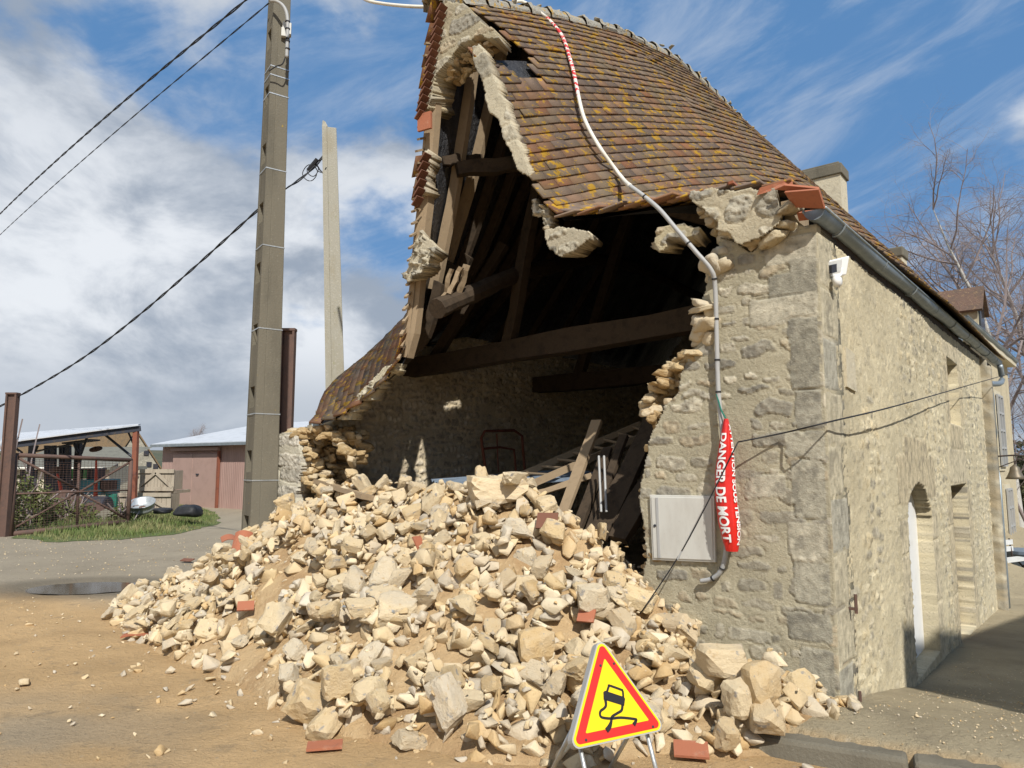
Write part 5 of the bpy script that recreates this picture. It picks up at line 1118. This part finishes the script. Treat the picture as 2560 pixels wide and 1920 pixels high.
def crate(x0, y0, x1, y1, D, label):
    r_ = root('pallet_crate', V3(*q4((x0 + x1) / 2, y1, D)[:2], max(0, q4(x0, y1, D)[2])), label, 'crate', 'stacked wooden pallet crates'); a = q4(x0, y1, D); b = q4(x1, y0, D); w = b[0] - a[0]; h = b[2] - a[2]; c = V3(a[0], D, a[2])
    bd = lambda nm, u0, v0, u1, v1, th, dy: MB().bar(c + V3(u0 * w, dy, v0 * h), c + V3(u1 * w, dy, v1 * h), .035, th, up=(0, 0, 1) if abs(v1 - v0) < .5 else (1, 0, 0)).build(nm, 'crate', r_)
    mb = MB(); n = 11
    for k in range(n): mb.box(c + V3((k + .5) / n * w, .05, h * .5), (1, 0, 0), (0, 1, 0), ZD, w / n * .93, .025, h * .98)
    mb.build('slats', 'crate', r_); mb = MB(); mb.box(c + V3(w / 2, .40, h / 2), (1, 0, 0), (0, 1, 0), ZD, w * .96, .6, h * .92); mb.build('crate_body', 'crate', r_)
    bd('top_board', 0, .93, 1, .93, .13, 0); bd('bottom_board', 0, .08, 1, .08, .13, 0); bd('diagonal', 0.03, .15, .5, .88, .1, -.01); bd('diagonal', .97, .15, .5, .88, .1, -.01)
    for u in (.06, .5, .94): MB().box(c + V3(u * w, .7, -.05), (1, 0, 0), (0, 1, 0), ZD, .12, 1.2, .1).build('skid', 'crate', r_)
crate(1665, 655, 2125, 910, 23.6, 'upper wooden pallet crate stacked by the pink shed'); crate(1425, 945, 2085, 1165, 23.4, 'lower wooden pallet crate under the other crate behind the round tub')
tub = root('metal_tub', q4(1730, 1140, 20.5), 'round galvanised metal trough tipped in the grass by the gate', 'trough')
tc_ = q4(1730, 1075, 20.5); tn = unit(V3(.05, -.42, .9)); MB().lathe(tc_ - tn * .2, [(a * .5, b * .8) for a, b in ((.30, 0), (.62, .02), (.66, .12), (.62, .16), (.66, .2), (.69, .3), (.72, .31), (.72, .33), (.64, .31), (.58, .1), (.2, .08), (.12, .12), (.01, .12))], 28, tn, False).build('basin', 'galv', tub, True)
MB().lathe(tc_ - tn * .14, [(.05, 0), (.09, .03), (.09, .05)], 10, tn).build('hub', 'rust', tub)
for (x, y, r, lb, m, tn_) in ((1125, 1235, .42, 'rusty rimmed wheel disc leaning behind the gate centre', 'rust', (.75, -.5, .35)), (790, 1110, .5, 'rusty grey wheel disc leaning behind the left half of the gate', 'rust', (.7, -.6, .3)), (1350, 1230, .4, 'mossy stone disc lying low behind the right half of the gate', 'concrete', (.1, -.5, .8))):
    w_ = root('wheel_disc', q4(x, y + 80, 20.5), lb, 'wheel'); MB().lathe(q4(x, y, 20.5), [(r * .92, -.05), (r, -.04), (r, .04), (r * .92, .05)], 24, tn_).build('disc', m, w_); MB().lathe(q4(x, y, 20.5), [(r * .2, -.08), (r * .2, .08)], 10, tn_).build('hub', m, w_)
def sack(px0, py0, px1, py1, D, label):
    a = at(px0, py1, D); b = at(px1, py0, D); it = []; w = b[0] - a[0]; h = b[2] - a[2]; v, f = rock(3 + int(px0), 3, (w * 1.1, .6, h * 1.3), .16); v = v + V3((a[0] + b[0]) / 2, D, max(.05, (a[2] + b[2]) / 2)); return tag(mk('plastic_sheeting', v, f, 'black', None, True), label, 'sheeting')
sack(438, 1266, 502, 1288, 19.5, 'crumpled black plastic sheeting lying in the grass, larger piece on the right'); sack(390, 1272, 424, 1283, 20, 'small crumpled black plastic sheeting in the grass behind the round trough')
# pink farm shed
pk = root('farm_shed', V3(*at(520, 1262, 27)[:2], 0), 'pink sheet metal farm shed with sliding doors and pale roof', 'shed')
a = at(400, 1257, 29.5); a[2] = -.05; b = at(760, 1262, 24.0); b[2] = -.05; dv = unit((b - a) * V3(1, 1, 0)); nv_ = V3(-dv[1], dv[0], 0); Lw = np.linalg.norm((b - a)[:2]); hE0 = at(400, 1112, 29.5)[2]; hE1 = at(620, 1098, 26.1)[2]; hE = (hE0 + hE1) / 2
mb = MB(); n = 160; vv = []; ff = []
for i in range(n + 1):
    p = a + dv * Lw * i / n - nv_ * (.018 if i % 2 else 0); vv += [V3(p[0], p[1], -.1), V3(p[0], p[1], hE)]
for i in range(n): ff.append((2 * i, 2 * i + 2, 2 * i + 3, 2 * i + 1))
e0 = len(vv); vv += [a - ZD * .1, a + ZD * (hE + .05), a + nv_ * 9 + ZD * (hE + .05), a + nv_ * 9 - ZD * .1]; ff.append((e0, e0 + 1, e0 + 2, e0 + 3))
mb.add(vv, ff); mb.build('wall', 'pink', pk)
def shedx(px): r = ray(px, 1180); k = np.cross((a - O)[:2], r[:2]) / np.cross(r[:2], dv[:2]); return k
for x0, x1 in ((438, 487), (488, 549)): u0, u1 = shedx(x0), shedx(x1); MB().box(a + dv * (u0 + u1) / 2 - nv_ * .09 + ZD * (hE - .42) / 2, dv, nv_, ZD, u1 - u0, .06, hE - .40).build('sliding_door', 'pink_door', pk, bevel=.01)
u0, u1 = shedx(434), shedx(552); MB().box(a + dv * (u0 + u1) / 2 - nv_ * .12 + ZD * (hE - .22), dv, nv_, ZD, u1 - u0, .12, .12).build('door_rail', 'pink', pk)
MB().box(a + dv * shedx(551) - nv_ * .10 + ZD * (hE - .3) / 2, dv, nv_, ZD, .09, .09, hE - .3).build('door_post', 'redrust', pk)
MB().box(a + dv * shedx(502) - nv_ * .14 + ZD * hE * .52, dv, nv_, ZD, .16, .05, .05).build('door_handle', 'darksteel', pk)
mb = MB(); a1 = a - dv * .25 - nv_ * .35 + ZD * (hE + .02); b1_ = b - nv_ * .35 + ZD * (hE + .02); mb.add([a1, b1_, b1_ + nv_ * 5 + ZD * 1.05, a1 + nv_ * 5 + ZD * 1.05, a1 - ZD * .06, b1_ - ZD * .06, b1_ + nv_ * 5 + ZD * .99, a1 + nv_ * 5 + ZD * .99], [(0, 1, 2, 3), (7, 6, 5, 4), (0, 4, 5, 1), (1, 5, 6, 2), (3, 7, 4, 0)]); mb.build('roof', 'paleroof', pk)
mb = MB(); mb.bar(a1 - ZD * .08, b1_ - ZD * .08, .12, .1); mb.build('gutter', 'zinc', pk)
# stone farmhouse with steep roof, and a low outbuilding
fh = root('farmhouse', V3(*at(330, 1200, 44)[:2], 0), 'old stone farmhouse with a steep brown roof and pierced gable behind the crates', 'house')
gpk = at(1640 * .205 + 2, 1040 + 185 * .205, 44); gl = at(1345 * .205, 1165, 44); gr_ = at(1945 * .205, 1172, 44); vv = [V3(gl[0], 44, -.2), V3(gr_[0], 44, -.2), V3(gr_[0], 44, gr_[2]), V3(gpk[0], 44, gpk[2]), V3(gl[0], 44, gl[2] - .4)]
rdv = V3(-.85, .55, 0); gm = mat('farm_gable_stone', (.36, .33, .26), .95, [(1.2, (.27, .25, .2), .45, .65), (5, (.45, .42, .34), .52, .7)], [(4, .08)])
mb = MB(); mb.add(vv + [p + rdv * 14 for p in vv], [(0, 1, 2, 3, 4), (0, 4, 9, 5), (5, 6, 7, 8, 9), (1, 6, 7, 2)]); mb.build('wall', gm, fh)
el = vv[4] + V3(-.5, 0, -.4); er = vv[2] + V3(.3, 0, -.25); pk_ = vv[3] + V3(0, 0, .2); mb = MB(); f0 = V3(.1, -.12, 0); mb.add([el + f0, pk_ + f0, pk_ + rdv * 14.2, el + rdv * 14.2, er + f0, er + rdv * 14.2, el + f0 - ZD * .12, pk_ + f0 - ZD * .15, er + f0 - ZD * .12], [(0, 1, 2, 3), (1, 4, 5, 2), (0, 6, 7, 1), (1, 7, 8, 4)]); mb.build('roof', 'brownroof', fh)
for x, y in ((1462, 455), (1620, 455), (1785, 450), (1410, 590), (1818, 590), (1900, 615)): p = q4(x, y, 43.97); MB().box(p, (1, 0, 0), (0, 1, 0), ZD, .3, .06, .3).build('vent_hole', 'darksteel', fh)
ob = root('outbuilding', V3(*at(170, 1200, 38)[:2], 0), 'long low cream outbuilding with a grey roof behind the open shed', 'building')
p0, p1 = at(25, 1166, 38), at(272, 1164, 38); MB().box([(p0[0] + p1[0]) / 2, 40, p0[2] / 2], (1, 0, 0), (0, 1, 0), ZD, p1[0] - p0[0], 4, p0[2]).build('wall', 'plaster', ob)
pt = at(100, 1117, 42)[2]; mb = MB(); mb.add([V3(p0[0] - .3, 37.6, p0[2] - .05), V3(p1[0] + .3, 37.6, p0[2] - .05), V3(p1[0] + .3, 42, pt), V3(p0[0] - .3, 42, pt), V3(p0[0] - .3, 37.6, p0[2] - .17), V3(p1[0] + .3, 37.6, p0[2] - .17)], [(0, 1, 2, 3), (0, 4, 5, 1)]); mb.build('roof', 'slateroof', ob)
mb = MB(); mb.tube([V3(p0[0], 37.5, p0[2] - .1), V3(p1[0], 37.5, p0[2] - .1)], .07, 6); mb.build('gutter', 'white_pvc', ob)
for u in (.2, .45, .7, .93): MB().box([p0[0] + (p1[0] - p0[0]) * u, 37.97, p0[2] * .45], (1, 0, 0), (0, 1, 0), ZD, .9, .06, p0[2] * .85).build('door', 'crate' if u > .6 else 'darksteel', ob)
# grass: blades over the verge by the gate
def blades(name, poly, n, h, label, seed, lean=.35):
    r = np.random.RandomState(seed); pts = []; pa = np.array(poly)
    while len(pts) < n:
        q = r.uniform(pa.min(0), pa.max(0), (4000, 2)); d = polydist(q[:, 0], q[:, 1], poly); k = inpoly(q[:, 0], q[:, 1], poly) & (r.rand(4000) < .25 + d) & (fbm(q[:, 0] * .9, q[:, 1] * .9, None, seed) > .3); pts += list(q[k])
    P_ = np.array(pts[:n]); hh = h * r.uniform(.35, 1.25, n) * (.6 + .8 * fbm(P_[:, 0] * .7, P_[:, 1] * .7, None, seed + 1)) * np.clip(.35 + polydist(P_[:, 0], P_[:, 1], poly) * .8, 0, 1); an = r.uniform(0, 6.28, n); w = r.uniform(.006, .014, n); ln = r.normal(0, lean, (n, 2)) * hh[:, None]
    d = np.stack([np.cos(an), np.sin(an), 0 * an], 1) * w[:, None]; b = np.stack([P_[:, 0], P_[:, 1], gz(P_[:, 0], P_[:, 1])], 1); m_ = b + np.stack([ln[:, 0] * .4, ln[:, 1] * .4, hh * .6], 1); t = b + np.stack([ln[:, 0], ln[:, 1], hh], 1)
    v = np.stack([b - d, b + d, m_ + d * .7, m_ - d * .7, t], 1).reshape(-1, 3); i = np.arange(n) * 5; f4 = np.stack([i, i + 1, i + 2, i + 3], 1); f3 = np.stack([i + 3, i + 2, i + 4], 1)
    return tag(mk(name, v, [tuple(q) for q in f4] + [tuple(q) for q in f3], 'grass', None, False, loc=(0, 0, 0)), label, 'grass', None, 'stuff')
GP = [tuple(onZ(*p)[:2]) for p in ((40, 1345), (130, 1356), (300, 1350), (450, 1335), (548, 1310), (545, 1285), (500, 1268), (430, 1262), (330, 1262), (200, 1275), (60, 1300))]
mb = MB(); gpn = [tuple(np.array(GP[i]) * (1 - k / 8) + np.array(GP[(i + 1) % len(GP)]) * k / 8 + RS.uniform(-.09, .09, 2)) for i in range(len(GP)) for k in range(8)]; mb.add([V3(x, y, .008) for x, y in gpn], [tuple(range(len(gpn)))]); gm2 = mat('turf', (.10, .13, .04), .95, [(2, (.17, .16, .07), .45, .65), (9, (.07, .09, .03), .5, .7)], (8, .05)); o = mb.build('turf', gm2); o['kind'] = 'structure'
blades('grass', GP, 12000, .17, 'rough spring grass on the verge around the yard gate', 61)
GP2 = [tuple(onZ(*p)[:2]) for p in ((520, 1262), (612, 1268), (618, 1256), (530, 1248))]
blades('grass', GP2, 1500, .3, 'strip of grass along the foot of the pink shed', 67)

# ================================================================ HOUSE BEYOND THE BARN, RIGHT SIDE
hN = V3(10.1, 16, -1.2); hd = unit(V3(.872, 1, 0)); hn = V3(-hd[1], hd[0], 0)   # hn points into the house
house = root('stone_house', hN, 'taller cream stone house with dormer and zinc gutter just beyond the barn', 'house')
HL = 9.2; HE = 4.95
hm = mat('cream_render_stone', (.50, .43, .29), .93, [(1.5, (.42, .36, .25), .45, .65), (7, (.58, .5, .35), .52, .7)], [(9, .03), (40, .008)])
HP = lambda a, d, z: hN + hd * a + hn * d + ZD * (z - hN[2])
mb = MB(); ap = (HE + 4.6); vv = [HP(0, 0, -1.5), HP(0, 7.5, -1.5), HP(0, 7.5, HE), HP(0, 3.75, ap), HP(0, 0, HE)]; ww = [p + hd * HL for p in vv]; mb.add(vv + ww, [(0, 1, 2, 3, 4), (5, 6, 7, 8, 9), (0, 4, 9, 5), (1, 2, 7, 6)]); mb.build('wall', hm, house)
mb = MB(); o0 = -.12; sl_ = unit(HP(0, 3.75, ap) - HP(0, 0, HE)); e0 = HP(o0, 0, HE) - sl_ * .25 + ZD * .1; r0 = HP(o0, 3.75, ap + .12); e1 = HP(o0, 7.5, HE) + ZD * .1
A8 = [e0, r0, e1]; mb.add(A8 + [p + hd * (HL + .2) for p in A8] + [p - ZD * .1 for p in A8], [(0, 1, 4, 3), (1, 2, 5, 4), (0, 6, 7, 1), (1, 7, 8, 2)])
hr = mat('house_roof_tiles', (.15, .095, .07), .9, [(3, (.12, .085, .065), .45, .65), (14, (.28, .19, .1), .55, .7)], [(10, .03)]); mb.build('roof', hr, house)
gutter('gutter', HP(-.1, -.22, HE + .02), HP(HL + .1, -.22, HE + .02), .09, house, joints=4)
mb = MB(); mb.tube(sm([HP(.1, -.22, HE), HP(.1, -.2, HE - .35), HP(.12, -.08, HE - .7), HP(.12, -.08, -1)], 4), .06, 8); mb.build('downpipe', 'zinc', house, True)
mb = MB(); mb.bar(HP(0, -.12, HE - .12), HP(HL, -.12, HE - .12), .25, .14); mb.build('cornice', 'plaster', house)
def hwin(a0, a1, z0, z1, nm='window', door=False):
    fr_ = MB().box(HP((a0 + a1) / 2, -.01, (z0 + z1) / 2), hd, hn, ZD, a1 - a0 + .3, .06, z1 - z0 + .3).build(nm, 'plaster', house)
    MB().box(HP((a0 + a1) / 2, -.05, (z0 + z1) / 2), hd, hn, ZD, a1 - a0, .03, z1 - z0).build('door_leaf' if door else 'pane', 'crate' if door else 'glass', fr_)
    mb = MB()
    for k in range(5): z = z0 + (z1 - z0) * k / 4; mb.box(HP((a0 + a1) / 2, -.08, z), hd, hn, ZD, a1 - a0 + .06, .05, .06)
    for k in (0, .5, 1): mb.box(HP(a0 + (a1 - a0) * k, -.09, (z0 + z1) / 2), hd, hn, ZD, .07, .05, z1 - z0)
    mb.build('glazing_bars', 'grey_pvc', fr_)
hwin(2.6, 3.7, 1.6, 3.6); hwin(5.6, 6.6, 1.6, 3.6); hwin(3.0, 4.0, -1.2, .9, 'door', True); hwin(6.2, 7.2, -1.2, .9, 'door', True)
dm = root('x', (0, 0, 0), 'x', 'x'); bpy.data.objects.remove(dm)
# dormer
dw = lambda a, d, z: HP(a, d, z)
mb = MB(); a0, a1 = 3.9, 4.9; zb, ze, zt_ = HE - .1, HE + .95, HE + 1.5
mb.add([dw(a0, .02, zb), dw(a1, .02, zb), dw(a1, .02, ze), dw((a0 + a1) / 2, .02, zt_), dw(a0, .02, ze), dw(a0, 2.2, zb), dw(a1, 2.2, zb), dw(a1, 2.2, ze), dw((a0 + a1) / 2, 2.2, zt_), dw(a0, 2.2, ze)], [(0, 1, 2, 3, 4), (0, 4, 9, 5), (1, 6, 7, 2)]); dmo = mb.build('dormer', hm, house)
mb = MB(); E0, R0_, E1 = dw(a0 - .15, -.12, ze - .1), dw((a0 + a1) / 2, -.12, zt_ + .1), dw(a1 + .15, -.12, ze - .1); back = hn * 3.4; mb.add([E0, R0_, E1, E0 + back, R0_ + back, E1 + back], [(0, 1, 4, 3), (1, 2, 5, 4)]); so = mb.build('dormer_roof', hr, dmo); q = so.modifiers.new('t', 'SOLIDIFY'); q.thickness = .07
MB().box(dw((a0 + a1) / 2, -.0, HE + .6), hd, hn, ZD, .7, .06, .9).build('dormer_window', 'glass', dmo)
cB = at(2238, 660, 20.5); zc_ = at(2238, 628, 20.5)[2]; mb = MB(); mb.box([cB[0], cB[1], zc_ - 1.6], hd, hn, ZD, .6, .5, 3.2); c2 = mb.build('chimney', 'plaster', house); mb = MB(); mb.box([cB[0], cB[1], zc_ - .12], hd, hn, ZD, .7, .6, .3); mb.build('chimney_cap', 'concrete', c2, bevel=.04)
# bell on its bracket
ba = 5.1; bell = root('wall_bell', HP(ba, -.35, .85), 'dark bronze bell hanging from a bracket on the far house wall', 'bell')
bz = at(2506, 1178, 21)[2]; MB().lathe(HP(ba, -.42, bz), [(.24, -.2), (.19, -.12), (.13, .02), (.11, .12), (.05, .17), (.02, .2)], 18).build('bell_body', 'bronze', bell, True)
mb = MB(); mb.tube([HP(ba, 0, bz + .42), HP(ba, -.42, bz + .45), HP(ba, -.75, bz + .42)], .025, 6); mb.tube([HP(ba, -.42, bz + .45), HP(ba, -.42, bz + .15)], .015, 6); mb.tube([HP(ba, 0, bz + .1), HP(ba, -.75, bz + .42)], .015, 6); mb.build('bracket', 'iron', bell)
# floodlight on the barn corner
c8 = lambda a, b, t: at(1600 + .2712 * a, 420 + .2712 * b, 5.02 + (a - 1712) * .00045 + (t + .1) * -.3)
fl = root('floodlight', c8(1790, 1050, .05), 'white floodlight with grey driver box on an arm at the barn corner', 'lamp')
pa_ = [c8(1712, 862, -.1), c8(1935, 808, -.12), c8(1905, 985, -.16), c8(1716, 1008, -.14)]; nrm = unit(np.cross(pa_[1] - pa_[0], pa_[3] - pa_[0])); nrm = nrm if nrm[1] < 0 else -nrm
mb = MB(); mb.hexa([p - nrm * .03 for p in pa_] + [p for p in pa_]); mb.build('housing', 'white', fl, bevel=.008)
mb = MB()
for k in range(12): u = .08 + k * .05; p = pa_[0] + (pa_[1] - pa_[0]) * u; q = pa_[3] + (pa_[2] - pa_[3]) * u; mb.bar(p + nrm * .006 + (q - p) * .08, p + nrm * .006 + (q - p) * .75, .004, .012, up=nrm)
mb.build('cooling_fins', 'white', fl)
MB().box((pa_[0] * .3 + pa_[3] * .55 + pa_[1] * .15) + nrm * .02, pa_[1] - pa_[0], pa_[3] - pa_[0], nrm, .055, .06, .04).build('driver_box', 'darksteel', fl)
mb = MB(); mb.tube(sm([c8(1860, 925, -.17), c8(1850, 985, -.18), c8(1800, 1010, -.1), c8(1785, 1045, .0)], 5), .012, 8); mb.build('arm', 'white', fl, True)
MB().lathe(c8(1790, 1050, .05), [(.045, 0), (.045, .03), (.025, .05)], 16, -UD).build('wall_base', 'white', fl, True)
mb = MB(); mb.tube(sm([c8(1730, 1005, -.15), c8(1760, 1022, -.15), c8(1840, 1000, -.17), c8(1880, 940, -.17)], 5), .004, 5); mb.build('lead', 'white', fl)
# bench and water tank
be = root('garden_bench', V3(*at(2520, 1410, 17.2)[:2], -1.12), 'white slatted bench with dark iron legs by the far house wall', 'bench')
bo = V3(*at(2512, 1400, 17.2)[:2], -1.12); bd_ = unit(V3(.9, .5, 0)); bn = V3(-bd_[1], bd_[0], 0)
for k in range(3): mb = MB(); mb.bar(bo + bn * (k * .15) + ZD * .45, bo + bd_ * 1.3 + bn * (k * .15) + ZD * .45, .12, .03); mb.build('seat_slat', 'bench', be)
for k in range(2): mb = MB(); mb.bar(bo + bn * .45 + ZD * (.65 + k * .16), bo + bd_ * 1.3 + bn * .45 + ZD * (.65 + k * .16), .03, .12); mb.build('back_slat', 'bench', be)
for u in (.1, 1.2):
    for p, q in (((0, 0), (.38, .45)), ((.42, 0), (0, .45)), ((.42, .4), (.47, .9))): mb = MB(); mb.bar(bo + bd_ * u + bn * p[0] + ZD * p[1], bo + bd_ * u + bn * q[0] + ZD * q[1], .03, .03); mb.build('leg', 'iron', be)
wt = at(2575, 1375, 18.5); MB_ = MB().lathe(V3(wt[0], wt[1], -1.15), [(.5, 0), (.55, .05), (.56, .5), (.6, .52), (.6, .6), (.55, .6)], 24); tag(MB_.build('water_trough', 'bluegrey', None, False, bevel=0), 'blue grey trough standing behind the white bench', 'trough')
# ---------------------------------------------------------------- trees
def tree(name, base, h, r0, lean, seed, label, spread=.42, twigs=1.0, cat='tree', group=None, levels=4, droop=.5, m='bark'):
    r = np.random.RandomState(seed); t_ = root(name, base, label, cat, group); tr = MB(); cr = MB(); base = np.asarray(base, float); tips = []
    def branch(p, d, L_, rad_, lv, mb):
        n = (9 if lv == 0 else 5) if lv < 3 else 4; pts = [p]; q = p; dd = d
        for i in range(n):
            dd = unit(dd + r.normal(0, .10 + .05 * lv, 3) + V3(0, 0, (.10 if lv < 2 else -.12 * droop * (lv - 1)))); q = q + dd * L_ / n; pts.append(q)
        mb.tube(pts, [rad_ * (1 - (.93 if lv == 0 else .75) * i / n) for i in range(n + 1)], 7 if lv == 0 else (4 if lv < 3 else 3), False)
        if lv >= levels: return
        k = {0: 24, 1: 10, 2: 8, 3: 6}[lv]; k = int(k * (twigs if lv > 1 else 1))
        for j in range(k):
            u = r.uniform(.28 if lv == 0 else .2, 1.0); i = min(int(u * n), n - 1); b_ = pts[i] + (pts[i + 1] - pts[i]) * (u * n - i); ax0 = unit(pts[i + 1] - pts[i]); pr = unit(np.cross(ax0, r.normal(0, 1, 3))); ang = r.uniform(.5, 1.0) if lv else r.uniform(.55, .95); nd = unit(ax0 * math.cos(ang) + pr * math.sin(ang)); branch(b_, nd, L_ * (spread if lv == 0 else .5) * (1.25 - .7 * u if lv == 0 else 1) * r.uniform(.7, 1.15), rad_ * (1 - .7 * u) * (.5 if lv == 0 else .5), lv + 1, cr)
    branch(base, unit(V3(lean[0], lean[1], 1)), h, r0, 0, tr)
    tr.build('trunk', m, t_, True); cr.build('crown', 'twig', t_); return t_
tree('birch_tree', (at(2548, 1300, 27)[0], 27, -1.3), 13.2, .21, (-.10, .02), 5, 'tall bare white barked birch standing behind the far house, left of the other', twigs=1.25)
tree('birch_tree', (at(2640, 1300, 31)[0], 31, -1.3), 14.5, .22, (-.04, .0), 9, 'second bare birch at the right edge, behind the first', twigs=1.1)
tree('bare_tree', (at(488, 1180, 95)[0], 95, 0), 6.0, .14, (0, 0), 12, 'tiny bare tree on the horizon left of the pink shed', levels=3, droop=.1, m='twig')
tree('bare_tree', (at(2590, 1300, 25)[0], 25, -1.3), 5.0, .08, (-.3, 0), 15, 'low tangled bare shrub at the right edge under the birches', spread=.7, levels=3, droop=.3, m='twig', cat='shrub')
def bush(name, c, dims, n, label, seed, leaf=.07, cat='bush', m='leaf', stems=14):
    r = np.random.RandomState(seed); c = np.asarray(c, float); t_ = root(name, c, label, cat); d = r.normal(0, 1, (n, 3)); d /= np.linalg.norm(d, axis=1)[:, None]; d[:, 2] = np.abs(d[:, 2]); rr = r.uniform(.35, 1, n) ** .6 * (.65 + .7 * fbm(d[:, 0] * 2.2 + seed, d[:, 1] * 2.2, d[:, 2] * 2.2, seed)); P_ = c + d * rr[:, None] * np.array(dims)
    a = r.normal(0, 1, (n, 3)); a /= np.linalg.norm(a, axis=1)[:, None]; b = np.cross(a, r.normal(0, 1, (n, 3))); b /= np.linalg.norm(b, axis=1)[:, None]; s = leaf * r.uniform(.5, 1.3, n)[:, None]
    v = np.stack([P_ - a * s, P_ + b * s * .5, P_ + a * s, P_ - b * s * .5], 1).reshape(-1, 3); mk('foliage', v, np.arange(n * 4).reshape(-1, 4), m, t_)
    mb = MB()
    for k in range(stems): q = c + V3(*(r.normal(0, .55, 3) * np.array(dims))); q[2] = c[2] + abs(q[2] - c[2]) + dims[2] * .6; mb.tube(sm([c + V3(*(r.normal(0, .15, 2) * dims[0]), 0), (c + q) / 2 + V3(*r.normal(0, .1, 3)), q], 3), .02, 4)
    mb.build('stems', 'twig', t_); return t_
bl_m = mat('dark_hedge_leaf', (.045, .05, .022), .8, [(1.5, (.075, .07, .03), .4, .65)])
bush('hedge', (26.5, 33, -1.3), (6.5, 3.5, 5.0), 16000, 'dark overgrown bank of hedge behind the birches at the right edge', 71, .12, 'hedge', bl_m, 90)
bush('ivy_bush', (*q4(330, 1250, 19.3)[:2], 0), (.75, .5, 1.35), 1500, 'ivy grown tree stump behind the left half of the gate', 73, .06, 'bush', 'leaf', 8)
bush('bramble', (*q4(1500, 1200, 20.2)[:2], 0), (.45, .4, .5), 500, 'brown bramble tuft between the gate and the round trough', 75, .05, 'bush', 'leaf', 14)
bush('bramble', (*q4(840, 1200, 20.2)[:2], 0), (.9, .4, .7), 900, 'brown weedy bramble behind the middle of the gate', 76, .05, 'bush', 'leaf', 14)
bush('ivy_bush', (*at(4, 1300, 17.2)[:2], 0), (.5, .5, 2.0), 700, 'ivy climbing beside the rusty gate post at the left edge', 77, .06, 'bush', 'leaf', 8)
bush('bush', (*at(487, 1180, 60)[:2], 0), (1.6, 1.2, 1.7), 900, 'dark round bush in the gap between farmhouse and pink shed', 78, .15, 'bush', bl_m, 6)
# ---------------------------------------------------------------- neighbouring house across the lane, whose shadow falls along the side wall
Lh = V3(-math.sin(SUN_AZ), math.cos(SUN_AZ), 0); cor = B(-.05, 2.0, 0) - Lh * 8.0; zc2 = .35 + 8.0 * math.tan(SUN_EL); ne = unit(V3(.76, .65, 0)); nb = unit(V3(.62, -.78, 0))
nh = root('neighbour_house', cor, 'stone neighbour house across the lane to the right, outside the picture', 'house')
vv = [cor - ZD * .5, cor + ne * 10 - ZD * .5, cor + ne * 10 + nb * 7 - ZD * .5, cor + nb * 7 - ZD * .5]; mb = MB(); mb.hexa(vv + [p + ZD * (zc2 + .4) for p in vv]); mb.build('wall', hm, nh)
tp = [p + ZD * (zc2 + .52) for p in vv]; mb = MB(); r1 = (tp[0] + tp[3]) / 2 + ZD * 3; r2 = (tp[1] + tp[2]) / 2 + ZD * 3; mb.add([tp[0], tp[1], tp[2], tp[3], r1, r2], [(0, 1, 5, 4), (2, 3, 4, 5), (0, 4, 3), (1, 2, 5), (0, 3, 2, 1)]); mb.build('roof', hr, nh)
